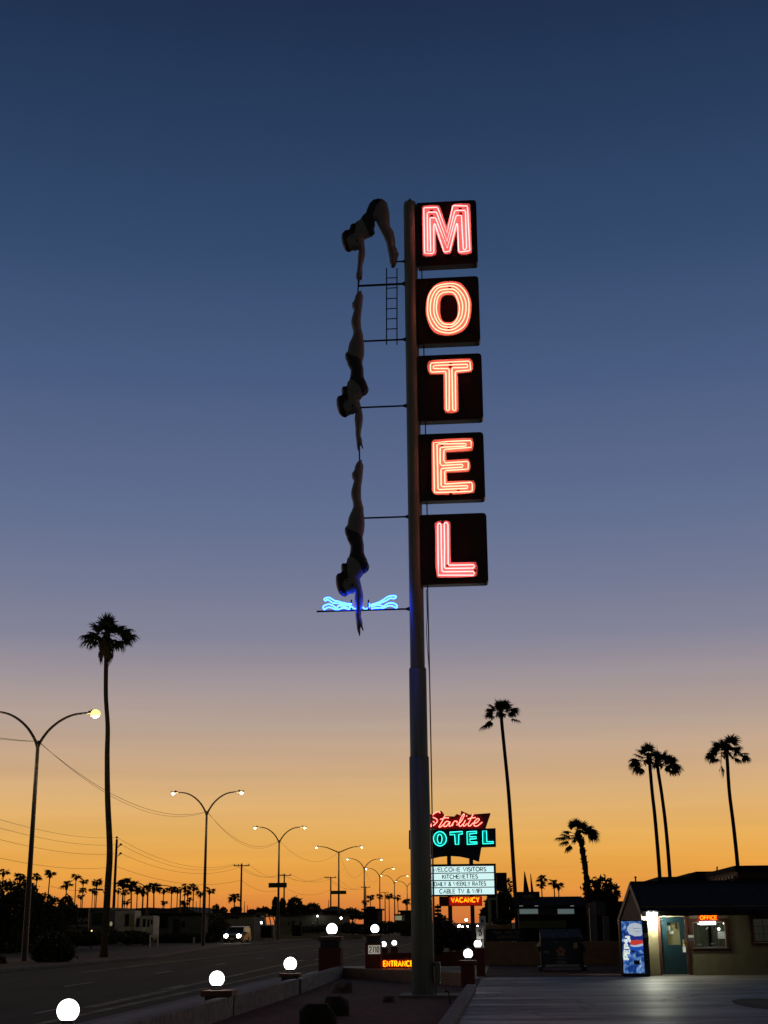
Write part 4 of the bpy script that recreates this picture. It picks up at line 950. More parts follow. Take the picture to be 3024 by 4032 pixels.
# ------------------------------------------------------------------ palms
def fan(mb, o, d, Lp, Rf, nl, droop, rng, wd=.05, spread=112):
    """one fan leaf: stalk then a fan of drooping leaflets"""
    d = d.normalized(); e = o+d*Lp-AZ*(.12*droop*Lp)
    mb.tube([o, o+d*(Lp*.5), e], [.03, .022, .018], 4)
    side = d.cross(AZ)
    if side.length < .2: side = V((rng.uniform(-1, 1), rng.uniform(-1, 1), 0))
    side.normalize(); upn = side.cross(d).normalized()
    tilt = rng.uniform(-.7, .7); side = (side*math.cos(tilt)+upn*math.sin(tilt)).normalized()
    for i in range(nl):
        a = R_(-spread+2*spread*i/(nl-1)+rng.uniform(-4, 4)); l = Rf*(.62+.38*math.cos(a*.62))*rng.uniform(.82, 1.08)
        q = (d*math.cos(a)+side*math.sin(a)).normalized(); wv = q.cross(d.cross(side)).normalized()*wd
        pts = []; p = V(e); v_ = V(q)
        for k in range(4):
            pts.append(V(p)); p = p+v_*(l/3); v_ = (v_-AZ*droop*(.16+.3*k)*rng.uniform(.7, 1.3)).normalized()
        ww = [.7, 1, .65, .08]; vs_ = []
        for k in range(4): vs_ += [pts[k]-wv*ww[k], pts[k]+wv*ww[k]]
        mb.add(vs_, [(0, 1, 3, 2), (2, 3, 5, 4), (4, 5, 7, 6)])
        if i % 2 == 0 and nl > 20:
            q0 = pts[2]; hl = Rf*rng.uniform(.25, .55); sw = wv*.22
            q1 = q0-AZ*hl*.5+V((rng.uniform(-.05, .05), 0, 0)); mb.add([q0-sw, q0+sw, q1+sw*.7, q1-sw*.7, q1-AZ*hl*.5+V((rng.uniform(-.05, .05), 0, 0))], [(0, 1, 2, 3), (3, 2, 4)])
def palm(trunkpx, s, rtop, rbase, fronds, label, skirt=0, seed=1, rough=0, droopk=1., grp='tall fan palms', extra=9, size=1.):
    rng = random.Random(seed)
    pts = [PS(x, y, s) for x, y in trunkpx]; base = V((pts[0].x, pts[0].y, min(0, pts[0].z) if pts[0].z < .3 else 0))
    if pts[0].z > .3: pts = [V((pts[0].x+(pts[0].x-pts[1].x)*.15, pts[0].y, 0))]+pts
    base = V((pts[0].x, pts[0].y, 0)); pts[0] = base
    t = thing('palm_tree', base, label, 'palm tree', grp)
    cp = catmull(pts, 8); n = len(cp)
    rs = [rbase+(rtop-rbase)*min(1, (i/(n-1))*1.5)+rng.uniform(0, rough) for i in range(n)]; rs[0] *= 1.35; rs[1] *= 1.12
    b = MB(); b.tube(cp, rs, 12); tr = b.build('trunk', M['trunk'], t, smooth=True)
    if rough:
        b = MB()
        for k in range(46):
            i = rng.randrange(n//3, n-1); a = rng.uniform(0, 6.3); q = V((math.cos(a), math.sin(a), 0))
            b.tube([cp[i]+q*rbase*.8, cp[i]+q*(rbase+.10)+AZ*.12], [.05, .02], 4)
        b.build('leaf_stubs', M['dead'], t)
    top = cp[-1]; b = MB()
    for (ang, Lp, Rf, dr) in fronds:
        a = R_(ang); d = AU*math.cos(a)+AZ*math.sin(a)+AS*rng.uniform(-.35, .35)
        fan(b, top+AZ*rng.uniform(-.25, .15), d, Lp*size, Rf*size, 34, dr*droopk*1.25, rng, .062*size)
    for k in range(extra):
        a = rng.uniform(0, 6.28); el = rng.uniform(-.1, .9); d = V((math.cos(a)*.35, math.sin(a), 0)).normalized()*math.cos(el)+AZ*math.sin(el)
        fan(b, top, d, .75*size, .7*size, 16, .8*droopk, rng, .05*size)
    b.ball(top, .22*size, .22*size, .3*size, 8, 6)
    b.build('crown', M['frond'], t)
    if skirt:
        b = MB()
        for k in range(int(60*skirt)):
            a = rng.uniform(0, 6.28); q = V((math.cos(a), math.sin(a), 0)); z = rng.uniform(-.55, .05)*skirt
            p = top+AZ*z+q*.12; l = rng.uniform(.5, 1.0)*min(1.15, skirt); w1 = V((-q.y, q.x, 0))*rng.uniform(.05, .10)
            b.add([p-w1*.5, p+w1*.5, p+q*.34*size-AZ*l*.45+w1, p+q*.34*size-AZ*l*.45-w1, p+q*.22*size-AZ*l], [(0, 1, 2, 3), (3, 2, 4)])
        b.build('dead_fronds', M['dead'], t)
    return t
palm([(408, 3777), (424, 3500), (432, 3350), (424, 3150), (422, 2980), (424, 2860), (417, 2740), (418, 2600), (421, 2500)], 83.4, .135, .215,
     [(92, .75, .85, .4), (86, .55, .8, .4), (140, .8, .55, .9), (158, .75, .6, 1.1), (172, .9, .95, 1.5), (186, .85, .95, 1.6), (178, .6, .9, 1.6), (198, .7, .8, 1.7),
      (34, .8, .7, 1.1), (22, .95, .9, 1.3), (8, 1.0, 1.0, 1.5), (-6, .9, .9, 1.7), (14, 1.2, .9, 1.6), (-14, .55, .9, 1.8), (60, .5, .6, .9), (118, .5, .6, .8)],
     'tallest fan palm, standing on the verge beside the nearest street lamp', 1.9, 11, size=1.08)
palm([(2036, 3640), (2022, 3420), (2004, 3140), (1987, 2960), (1977, 2860), (1972, 2800)], 105, .13, .165,
     [(95, .5, .9, .3), (115, .6, .8, .5), (70, .6, .8, .5), (140, .8, .9, .8), (160, .9, .8, 1.0), (180, .9, .9, 1.2), (202, 1.5, 1.1, 1.5), (210, 1.2, .9, 1.6), (40, .8, .9, .8), (20, 1.0, 1.0, 1.1), (4, 1.1, .9, 1.3), (-12, 1.2, .9, 1.5), (-4, .8, .9, 1.5), (60, .7, .8, .6)],
     'tall fan palm leaning left above the roadside sign and the dark shop', .5, 23, size=.82)
palm([(2608, 3640), (2597, 3440), (2580, 3230), (2568, 3120), (2560, 3030), (2556, 2985)], 96, .115, .14,
     [(95, .5, .8, .4), (120, .6, .8, .6), (75, .6, .8, .5), (150, .7, .9, .9), (176, .9, 1.0, 1.2), (192, 1.1, 1.0, 1.5), (204, .9, .9, 1.7), (165, 1.0, .9, 1.2), (30, .6, .7, .9), (10, .6, .8, 1.2)],
     'left palm of the close pair rising behind the motel office', .45, 31, size=.86)
palm([(2648, 3640), (2637, 3440), (2622, 3260), (2606, 3130), (2592, 3040), (2588, 3000)], 98, .115, .14,
     [(88, .6, .9, .4), (60, .8, .8, .6), (40, .9, .9, .8), (22, 1.1, .9, 1.1), (6, 1.3, 1.0, 1.3), (-6, 1.2, .9, 1.6), (-20, .9, .9, 1.8), (0, .8, .9, 1.5), (150, .5, .7, .9)],
     'right palm of the close pair rising behind the motel office', .45, 37, size=.86)
pr = palm([(2922, 3640), (2905, 3415), (2888, 3250), (2872, 3120), (2864, 3000), (2861, 2960)], 99, .12, .145,
     [(110, .6, .8, .4), (92, .5, .6, .4), (130, .8, .9, .7), (150, .9, .9, 1.0), (176, 1.1, .9, 1.3), (190, .9, .9, 1.5), (60, .9, 1.0, .5), (30, .9, .9, 1.0), (8, 1.2, .8, 1.2), (-4, 1.3, .8, 1.4), (-10, .7, .8, 1.7)],
     'rightmost tall fan palm, with a dead leaf dangling below its crown', .45, 41, size=.86)
rng = random.Random(5); b = MB(); p = PS(2836, 2975, 99); q = PS(2839, 3010, 99)
b.tube(catmull([PS(2858, 2950, 99), PS(2842, 2960, 99), q], 4), .03, 5)
for k in range(16):
    d = V((rng.uniform(-.16, .16), rng.uniform(-.16, .16), 0)); b.add([q, q+d-AZ*.5, q+d*1.3+V((.03, 0, -.45)), q+d*.5-AZ*rng.uniform(.8, 1.15)], [(0, 1, 3, 2)])
b.build('hanging_leaf', M['dead'], pr)
palm([(2332, 3640), (2318, 3520), (2302, 3400), (2288, 3320), (2275, 3285)], 84, .12, .155,
     [(92, .6, .7, .5), (120, .6, .6, .6), (65, .7, .7, .6), (160, .8, .8, 1.1), (176, 1.1, .9, 1.2), (188, .9, .8, 1.5), (215, .8, .7, 1.6), (20, .7, .9, .9), (8, .9, 1.0, 1.1), (-4, 1.0, .9, 1.4), (35, .8, .8, .8)],
     'short shaggy palm with a rough leaning trunk beside the leafy tree', .5, 47, rough=.07, extra=2, size=.78)
# far palms: three crowns, copied
protos = []
for k in range(4):
    rng = random.Random(100+k); t = thing('palm_tree', (0, 0, 0), 'x', 'palm tree', 'distant fan palms on the skyline')
    b = MB(); b.tube([V((0, 0, 0)), V((.12*(k-1), 0, .5)), V((0, 0, 1))], [.24, .2, .17], 6); b.build('trunk', M['trunk'], t)
    b = MB()
    for q in range((9, 15, 11, 17)[k]):
        a = q*2.4+rng.uniform(-.4, .4); el = rng.uniform(-.55, .75); d = V((math.cos(a), math.sin(a), 0))*math.cos(el)+AZ*math.sin(el)
        fan(b, V((0, 0, 0)), d, rng.uniform(.6, 1.0), rng.uniform(.85, 1.25), 9, 1.1, rng, .14)
    b.ball((0, 0, -.5), .38, .38, .8, 7, 5)
    b.build('crown', M['frond'], t); protos.append(t)
FP = [(14, 3433, 1.25, 'leftmost distant palm, crown just above the dark trees at the left edge'), (80, 3451, 1.3, 'distant palm just left of the nearest street lamp post'),
      (146, 3451, 1.1, 'distant palm just right of the nearest street lamp post'), (197, 3438, 1.2, 'distant palm standing clear of the trees, second right of the nearest street lamp post'),
      (263, 3480, 1.4, 'bushy distant palm leaning over the right end of the dark trees'), (300, 3451, 1.0, 'tall thin distant palm above the dark banner, left of two'),
      (328, 3467, 1.0, 'thin distant palm above the dark banner, right of two'), (327, 3505, .8, 'lower small distant palm below the thin pair by the banner'), (319, 3530, .8, 'lowest tiny palm at the end of the banner roof'),
      (365, 3505, .8, 'small distant palm of the low pair left of the tall palm trunk'), (374, 3515, .7, 'smaller distant palm of the low pair left of the tall palm trunk'), (382, 3472, 1.1, 'distant palm with a pointed crown left of the tall palm trunk'),
      (466, 3506, .9, 'distant palm touching the nearest utility pole'), (486, 3474, 1.6, 'big round distant palm right of the nearest utility pole'), (492, 3512, .9, 'small distant palm under the big round one'), (517, 3487, 1.5, 'distant palm leaning right under a single arm lamp'),
      (541, 3503, 1.2, 'distant palm just before the dense drooping one'), (564, 3503, 1.6, 'dense drooping distant palm above the white trailer'), (501, 3550, .9, 'low palm showing over the white trailer roof'),
      (606, 3494, 1.4, 'distant palm at the tip of the second single arm lamp'), (645, 3504, 1.1, 'distant palm under the arm of the second single arm lamp'), (647, 3554, .7, 'very low palm over the grey house roof'),
      (677, 3504, 1.0, 'distant palm left of the second single arm lamp post'), (699, 3502, 1.0, 'distant palm touching the second single arm lamp post'), (729, 3490, 1.1, 'upper distant palm of the tight group right of the second single arm lamp'),
      (739, 3513, 1.0, 'lower distant palm of the tight group right of the second single arm lamp'), (763, 3492, 1.1, 'tall distant palm standing right of the tight group'), (726, 3557, 1.0, 'short full palm in front of the tight group'), (747, 3540, .8, 'thin short palm right of the short full one'),
      (789, 3518, 1.0, 'distant palm just left of the second street lamp post'), (825, 3504, 1.1, 'distant palm just right of the second street lamp post'), (924, 3533, 1.2, 'single palm left of the lone utility pole'),
      (1440, 3552, .8, 'tiny palm behind the fifth street lamp post'), (1459, 3532, .8, 'tiny palm right of the fifth street lamp'), (1495, 3530, .8, 'tiny palm behind the sixth street lamp post'), (1532, 3527, .8, 'tiny palm between the sixth and seventh street lamps'),
      (1566, 3533, .9, 'tiny palm right of the seventh street lamp post'), (1599, 3548, .9, 'tiny palm beside the farthest street lamp post'),
      (2131, 3458, 1.1, 'upper of two stacked palm crowns above the dark shop roof'), (2132, 3483, 1.0, 'lower of two stacked palm crowns above the dark shop roof'), (2181, 3475, 1.3, 'distant palm with a spread crown above the dark shop roof'), (2199, 3488, 1.1, 'palm leaning against the spread one above the dark shop roof')]
for i, (x, y, k, lb) in enumerate(FP):
    s = 330 if x < 1000 else (430 if x < 1700 else 300)
    p = PS(x, y, s); pro = protos[i % 4]
    t = pro if i < 4 else dup(pro, (0, 0, 0))
    t['label'] = lb; t.location = (p.x, p.y, 0); t.rotation_euler = (0, 0, i*1.3)
    kk = k*s/330*.86
    for ch in t.children:
        if ch.name.startswith('trunk'): ch.scale = (kk*.72, kk*.72, p.z-.1)
        else: ch.location = (0, 0, p.z); ch.scale = (kk, kk, kk)

# ------------------------------------------------------------------ broad-leaved trees, bushes, hedges
def blob_leaves(mb, blobs, n, size, rng, shell_=.55):
    tot = sum(b_[1]*b_[2]*b_[3] for b_ in blobs)
    for (c, rx, ry, rz) in blobs:
        for k in range(int(n*rx*ry*rz/tot)+8):
            a = rng.uniform(0, 6.283); z = rng.uniform(-1, 1); q = math.sqrt(1-z*z); rr = rng.uniform(shell_, 1.08)**.6*(rng.uniform(1.05, 1.3) if rng.random() < .09 else 1)
            p = c+V((rx*rr*q*math.cos(a), ry*rr*q*math.sin(a), rz*rr*z))
            n1 = V((rng.uniform(-1, 1), rng.uniform(-1, 1), rng.uniform(-1, 1))).normalized(); n2 = n1.orthogonal().normalized()
            l = size*rng.uniform(.6, 1.4); w_ = l*rng.uniform(.35, .6)
            mb.add([p-n1*l, p+n2*w_, p+n1*l, p-n2*w_], [(0, 1, 2, 3)])
def tree(name, pxblobs, s, basepx, label, cat, seed, n, size, grp=None, m='leaf', trunk=True, limbs=True, dz=.8, flowers=0):
    rng = random.Random(seed); blobs = []
    for (x, y, rx, ry) in pxblobs:
        k = mpp(s); c = PS(x, y, s+rng.uniform(-.5, .5)); blobs.append((c, rx*k, max(.5, rx*k*dz), ry*k))
    bx = PS(basepx, 3640, s); base = V((bx.x, bx.y, 0))
    t = thing(name, base, label, cat, grp)
    if trunk:
        mid = base.lerp(blobs[0][0], .55); mid.x += .1
        b = MB(); b.tube([base, mid, blobs[0][0]], [.16, .12, .05], 8)
        for c, *_ in blobs:
            if limbs: b.tube([mid, mid.lerp(c, .5)+AZ*.2, c], [.09, .05, .02], 6)
        b.build('trunk', M['bark'], t)
    b = MB(); blob_leaves(b, blobs, n, size, rng); cr = b.build('crown' if trunk else 'foliage', M[m], t)
    if flowers:
        b = MB()
        for k in range(flowers):
            c, rx, ry, rz = rng.choice(blobs); a = rng.uniform(0, 6.28); z = rng.uniform(-.8, .9); q = math.sqrt(1-z*z)
            b.ball(c+V((rx*q*math.cos(a), -abs(ry*q*math.sin(a))*1.05, rz*z)), .05, .05, .04, 5, 3)
        b.build('blossoms', M['petal'], t)
    return t
TG = 'dark trees at the left'
tree('broadleaf_tree', [(20, 3530, 75, 62), (-40, 3560, 60, 90), (60, 3600, 80, 90), (10, 3690, 90, 80)], 105, 20, 'dense dark tree filling the left edge behind the nearest lamp post', 'tree', 1, 5200, .16, TG)
tree('broadleaf_tree', [(100, 3515, 48, 50), (70, 3575, 60, 70), (130, 3600, 55, 80), (110, 3690, 70, 70)], 110, 100, 'dark tree directly behind the nearest street lamp post', 'tree', 2, 4600, .16, TG)
tree('broadleaf_tree', [(165, 3560, 45, 45), (215, 3575, 40, 40), (190, 3630, 70, 60), (170, 3690, 60, 50)], 115, 190, 'low dark tree just left of the RV banner', 'tree', 3, 3600, .15, TG)
tree('broadleaf_tree', [(262, 3560, 28, 34), (285, 3590, 24, 30), (250, 3620, 30, 40)], 130, 262, 'small ragged tree at the left end of the RV banner', 'tree', 4, 1500, .15, TG)
tree('flowering_bush', [(205, 3720, 66, 52), (170, 3740, 50, 48), (250, 3742, 46, 46), (210, 3765, 80, 32)], 73, 208, 'round dark bush with a few pale blossoms on the verge', 'bush', 5, 5200, .075, None, 'leaf', False, flowers=40)
tree('flowering_bush', [(0, 3800, 26, 34), (-20, 3815, 30, 30)], 70, 0, 'dark reddish bush cut off by the left edge', 'bush', 6, 1200, .08, None, 'leafred', False)
tree('broadleaf_tree', [(2330, 3500, 34, 40), (2375, 3490, 38, 36), (2410, 3515, 30, 34), (2355, 3535, 50, 26), (2400, 3545, 34, 20)], 88, 2368, 'leafy tree with sky showing through, left of the office roof', 'tree', 7, 1150, .15, None)
for i, (bl, bx, lb, n) in enumerate([
    ([(1160, 3570, 30, 34), (1180, 3590, 30, 28), (1140, 3595, 26, 24)], 1160, 'bushy tree right of the third street lamp', 1500),
    ([(1230, 3585, 32, 26), (1205, 3598, 26, 20), (1255, 3598, 22, 18)], 1230, 'rounded tree between the third and fourth street lamps', 1200),
    ([(1084, 3562, 9, 26), (1084, 3585, 13, 16)], 1084, 'narrow pointed conifer left of the third street lamp', 700),
    ([(1113, 3560, 10, 22), (1110, 3585, 14, 18)], 1112, 'narrow conifer hidden partly by the third street lamp', 700),
    ([(1020, 3588, 14, 12), (1045, 3586, 16, 12), (1075, 3594, 20, 12), (990, 3592, 16, 10)], 1030, 'low bumpy tree row left of the conifers', 900),
    ([(1385, 3598, 30, 18), (1420, 3605, 22, 14)], 1390, 'low dark tree left of the boxy building', 800),
    ([(850, 3580, 14, 18), (880, 3585, 14, 14)], 862, 'sparse bare looking sapling right of the second street lamp', 170),
    ([(930, 3588, 20, 14)], 930, 'small bush like tree under the single palm', 500)]):
    tree('broadleaf_tree', bl, 240, bx, lb, 'tree', 20+i, n, .32, 'skyline trees in the distance')
tree('broadleaf_tree', [(1950, 3560, 40, 36), (1985, 3545, 34, 30), (2005, 3580, 30, 36), (1930, 3600, 36, 30), (1975, 3610, 46, 30)], 95, 1970, 'dark tree under the blank sign box', 'tree', 40, 3000, .16, None)
tree('broadleaf_tree', [(1985, 3518, 22, 10), (2003, 3490, 14, 30)], 112, 1995, 'wispy tree beside the tall leaning palm trunk', 'tree', 41, 130, .14, None)
tree('oleander_bush', [(1735, 3650, 30, 42), (1760, 3680, 38, 46), (1725, 3705, 26, 50), (1800, 3705, 40, 34)], 64, 1745, 'big dark reddish bush right of the tall pole', 'bush', 42, 4200, .085, None, 'leafred', False)
tree('oleander_bush', [(1830, 3690, 36, 30), (1860, 3700, 30, 26)], 80, 1845, 'dark bush behind the globe below the number 5 sign', 'bush', 43, 1600, .09, None, 'leaf', False)
tree('flower_planting', [(1960, 3628, 20, 10), (1985, 3630, 22, 10)], 86, 1972, 'low flowering plants under the pink lit sign', 'bush', 44, 600, .07, None, 'leaf', False, flowers=24)
for i, (bl, s, bx, lb, n) in enumerate([
    ([(250, 3690, 60, 26), (340, 3695, 70, 26), (430, 3690, 60, 24)], 120, 340, 'dark hedge below the RV banner', 3200),
    ([(520, 3690, 50, 24), (570, 3695, 30, 22)], 135, 545, 'dark hedge in front of the white trailer', 1600),
    ([(660, 3697, 50, 20), (740, 3695, 60, 20), (830, 3692, 40, 20)], 158, 750, 'long dark hedge in front of the grey house', 2600),
    ([(845, 3640, 46, 36), (870, 3660, 40, 30)], 170, 855, 'tall dark hedge between the grey house and the van', 1500),
    ([(1375, 3655, 44, 20), (1420, 3660, 40, 16)], 170, 1395, 'dark hedge across the road behind the tall red pier', 1200),
    ([(1520, 3652, 60, 22), (1590, 3650, 60, 22)], 170, 1555, 'dark hedge across the road behind the numbered pier', 1500),
    ([(1215, 3660, 60, 12), (1290, 3656, 60, 12)], 190, 1250, 'low grassy hedge in front of the long pale building', 1200)]):
    tree('hedge', bl, s, bx, lb, 'hedge', 60+i, n, .17, 'hedges along the far side of the road', 'leaf', False)

# ------------------------------------------------------------------ buildings across the road
def wbox(name, xl, xr, yt, yb, s, d, m, parent, bevel=0):
    r = rect(xl, xr, yt, yb, s); b = MB(); b.us(r[0], r[1], s, s+d, r[2], r[3]); return b.build(name, m, parent, bevel)
def broot(name, xc, s, label, cat='building', grp=None): 
    p = PS(xc, 3640, s); return thing(name, V((p.x, p.y, 0)), label, cat, grp)
def house(xl, xr, yt, s, d, m, label, windows=(), doors=(), roof=None, name='house', roofm='roofdark', extra=None):
    t = broot(name, (xl+xr)/2, s, label); r = rect(xl, xr, yt, 3640, s)
    b = MB(); b.us(r[0], r[1], s, s+d, 0, r[3]); b.build('wall', m, t)
    if roof == 'flat':
        b = MB(); b.us(r[0]-.35, r[1]+.35, s-.45, s+d+.3, r[3]-.02, r[3]+.22); b.build('roof', M[roofm], t)
    elif roof:
        h = roof*mpp(s); ov = .5
        b = MB(); A = [W(r[0]-ov, s-ov, r[3]), W(r[1]+ov, s-ov, r[3]), W(r[1]+ov, s+d+ov, r[3]), W(r[0]-ov, s+d+ov, r[3])]
        k = min(d/2, (r[1]-r[0])*.35); R1, R2 = W(r[0]+k, s+d/2, r[3]+h), W(r[1]-k, s+d/2, r[3]+h)
        b.add(A+[R1, R2], [(0, 1, 5, 4), (1, 2, 5), (2, 3, 4, 5), (3, 0, 4), (3, 2, 1, 0)]); b.build('roof', M[roofm], t)
    for wq in windows:
        f = wbox('window', wq[0], wq[1], wq[2], wq[3], s-.05, .06, M['dullwhite'] if len(wq) < 5 else M[wq[4]], t)
        i = 1.6; wbox('pane', wq[0]+i, wq[1]-i, wq[2]+i, wq[3]-i, s-.07, .03, M['glassdark'], f)
    for dq in doors:
        f = wbox('door', dq[0], dq[1], dq[2], dq[3], s-.06, .07, M['signblack'], t)
        q = PS(dq[1]-3, (dq[2]+dq[3])/2, s-.09); b = MB(); b.ball(q, .05, .05, .05, 6, 4); b.build('handle', M['galv'], f)
    return t
# RV lot: banner, trailers
t = broot('advertising_banner', 290, 132, 'dim black banner with faint white letters reading WE BUY RVs', 'banner')
wbox('banner_panel', 225, 348, 3576, 3656, 132, .12, M['signblack'], t)
for x in (228, 345): wbox('post', x, x+3, 3576, 3720, 132.13, .12, M['dark_steel'], t)
r = rect(243, 336, 3616, 3632, 131.97); b = MB(); text(b, 'BUY RV', W(r[0], 131.97, r[2]), W(r[1], 131.97, r[2]), AZ, r[3]-r[2], .045, 5, .25)
text(b, 's', W(r[1]+.04, 131.97, r[2]+.1), W(r[1]+.2, 131.97, r[2]+.1), AZ, .4, .035, 5)
text(b, 'WE', W(r[0]-.85, 131.97, r[2]), W(r[0]-.25, 131.97, r[2]), AZ, r[3]-r[2], .03, 5)
r = rect(245, 342, 3640, 3651, 131.97); text(b, '480-461-9500', W(r[0], 131.97, r[2]), W(r[1], 131.97, r[2]), AZ, r[3]-r[2], .028, 5, .25)
M['faint'] = mat('faded_grey_lettering', (.36, .36, .33), .8); b.build('lettering', M['faint'], t)
house(190, 420, 3583, 150, 10, M['palestucco'], 'long low building with a pale roof edge behind the RV banner', name='shed_building', roof='flat', roofm='palestucco')
def trailer(xl, xr, yt, yb, s, m, label, wins, awn=None):
    t = broot('camper_trailer', (xl+xr)/2, s, label, 'trailer', 'trailers in the RV lot'); r = rect(xl, xr, yt, yb, s)
    prof_ = [(0, 0), (0, .62), (.10, .92), (.22, 1), (.97, 1), (1, .95), (1, 0)]
    b = MB(); poly = [W(r[0]+(r[1]-r[0])*a, s, r[2]+(r[3]-r[2])*c) for a, c in prof_]; b.prism(poly, AS*2.4); b.build('body', m, t, bevel=.05)
    for (a, b_, c, d) in wins:
        f = wbox('window', a, b_, c, d, s-.03, .04, M['greysiding'], t); wbox('pane', a+1, b_-1, c+1, d-1, s-.05, .03, M['glassdark'], f)
    for k in (.62, .74):
        q = W(r[0]+(r[1]-r[0])*k, s-.02, .36); b = MB(); b.tube([q, q+AS*.25], .36, 14); b.build('wheel', M['tyre'], t)
    b = MB(); b.us(r[0]+.2, r[1]-.2, s+.1, s+2.2, .45, max(.5, r[2]+.01)); b.build('chassis', M['dark_steel'], t)
    return t
trailer(346, 452, 3588, 3672, 148, M['greysiding'], 'grey trailer with a dark awning just left of the tall palm trunk', [(362, 412, 3592, 3645)])
ts = trailer(460, 530, 3586, 3676, 145, M['dullwhite'], 'white trailer with two tall pale panels right of the utility pole', [(491, 508, 3598, 3648)])
wbox('side_panel', 511, 526, 3598, 3648, 144.94, .05, M['cream'], ts)
tw = trailer(530, 604, 3606, 3690, 143, M['dullwhite'], 'white trailer with three dark windows left of the grey house', [(536, 550, 3616, 3650), (562, 573, 3618, 3650), (580, 588, 3620, 3650), (594, 601, 3620, 3640)])
wbox('door', 560, 576, 3651, 3674, 142.95, .04, M['white'], tw)
# oval reflection by the palm trunk, built as a glowing disc on a mast
t = broot('reflection_spot', 437, 140, 'small bright oval dish standing in for a reflection beside the tall palm trunk', 'spot'); c = PS(437, 3638, 140)
b = MB(); b.ball(c, 5.5*mpp(140), .06, 9.5*mpp(140), 16, 10); b.build('spot', M['litwall'], t, smooth=True); b = MB(); b.tube([c, V((c.x, c.y, 0))], .05, 6); b.build('mast', M['dark_steel'], t)
house(604, 800, 3603, 166, 9, M['greysiding'], 'grey low house with a big dark window left of the second street lamp', [(617, 662, 3608, 3656, 'greysiding'), (712, 730, 3626, 3652, 'greysiding')], [(681, 707, 3619, 3676)], 'flat')
house(858, 1000, 3600, 182, 9, M['palestucco'], 'pale low building behind the van', [(880, 944, 3608, 3618, 'palestucco')], [], 'flat')
house(1088, 1345, 3604, 195, 10, M['palestucco'], 'long pale low building with small dark windows across the road', [(1133, 1141, 3628, 3645, 'palestucco'), (1178, 1190, 3626, 3650, 'palestucco'), (1223, 1233, 3626, 3644, 'palestucco'), (1262, 1272, 3636, 3642, 'palestucco')], [(1148, 1160, 3624, 3660)], 'flat')
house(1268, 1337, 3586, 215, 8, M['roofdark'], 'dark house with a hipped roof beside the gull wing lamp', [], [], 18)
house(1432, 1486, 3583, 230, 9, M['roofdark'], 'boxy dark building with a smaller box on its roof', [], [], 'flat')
o = bpy.data.objects[[q.name for q in bpy.data.objects if q.get('label', '') == 'boxy dark building with a smaller box on its roof'][0]]
wbox('roof_box', 1443, 1469, 3569, 3583, 231, 4, M['roofdark'], o)
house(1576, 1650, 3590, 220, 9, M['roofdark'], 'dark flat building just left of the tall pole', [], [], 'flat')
t = broot('lit_garage', 1569, 205, 'small yellow green lit garage front left of the tall pole', 'building')
wbox('wall', 1552, 1586, 3602, 3640, 205, 4, M['palestucco'], t); wbox('lit_door', 1556, 1582, 3606, 3623, 204.95, .06, M['litwall'], t)
wbox('roof', 1550, 1588, 3599, 3602, 204.7, 4.6, M['roofdark'], t)
# arched carport
t = broot('carport', 1045, 172, 'dark carport with bowed pale legs beside the third street lamp', 'carport')
wbox('canopy', 1005, 1085, 3603, 3610, 172, 5, M['roofdark'], t)
for x in (1044, 1062, 1078):
    b = MB(); b.tube(catmull([PS(x-16, 3606, 171.9), PS(x-4, 3610, 171.9), PS(x+2, 3625, 171.9), PS(x+4, 3650, 171.9), V((PS(x+4, 3650, 171.9).x, PS(x+4, 3650, 171.9).y, 0))], 4), .07, 6); b.build('leg', M['dullwhite'], t)
c = PS(1029, 3633, 172); b = MB(); b.ball(c, .12, .12, .16, 8, 6); b.build('lamp', M['tubewhite'], t)
t = broot('small_bin', 1175, 168, 'dark waste bin shape on the far pavement right of the third street lamp', 'bin'); wbox('bin_body', 1150, 1184, 3648, 3686, 168, 1.2, M['roofdark'], t, .06); wbox('lid', 1149, 1185, 3644, 3648, 167.9, 1.4, M['lid'], t)
t = broot('small_bin', 1046, 160, 'dark waste bin shape on the far pavement left of the third street lamp', 'bin'); wbox('bin_body', 1026, 1068, 3650, 3693, 160, 1.2, M['roofdark'], t, .06); wbox('lid', 1025, 1069, 3646, 3650, 159.9, 1.4, M['lid'], t)
wall_run('far_wall', [W(*us(PS(1060, 3640, 180))), W(*us(PS(1430, 3640, 180)))], .55, .25, M['palestucco'], 'long low pale wall on the far side of the road')
# little white board and marker post
for (xl, xr, yt, yb, s, lb) in [(588, 623, 3680, 3720, 128, 'white two legged board standing at the verge edge')]:
    t = broot('notice_board', (xl+xr)/2, s, lb, 'sign'); wbox('board', xl, xr, yt, yt+12, s, .05, M['white'], t)
    for x in (xl, xr-5):
        r = rect(x, x+5, yt+12, yb, s); b = MB(); b.us(r[0], r[1], s, s+.05, 0, r[3]); b.build('leg', M['white'], t)
p = G(763, 3714); b = MB(); b.lathe(p, [(.09, 0), (.09, .55), (.07, .6), (.02, .63)], 12); tag(b.build('marker_post', M['white']), 'short white marker post near the second street lamp', 'post')
# thin masts on the skyline
for x, yt, lb in ((963, 3549, 'thin dark mast right of the lone utility pole'), (975, 3564, 'shorter thin dark mast right of the lone utility pole'), (773, 3548, 'thin dark mast left of the second street lamp'), (1294, 3543, 'thin mast beside the gull wing side utility pole')):
    p = PS(x, yt, 260); b = MB(); b.tube([V((p.x, p.y, 0)), p], [.16, .05], 6); tag(b.build('mast', M['dark_steel']), lb, 'mast', 'thin masts on the skyline')
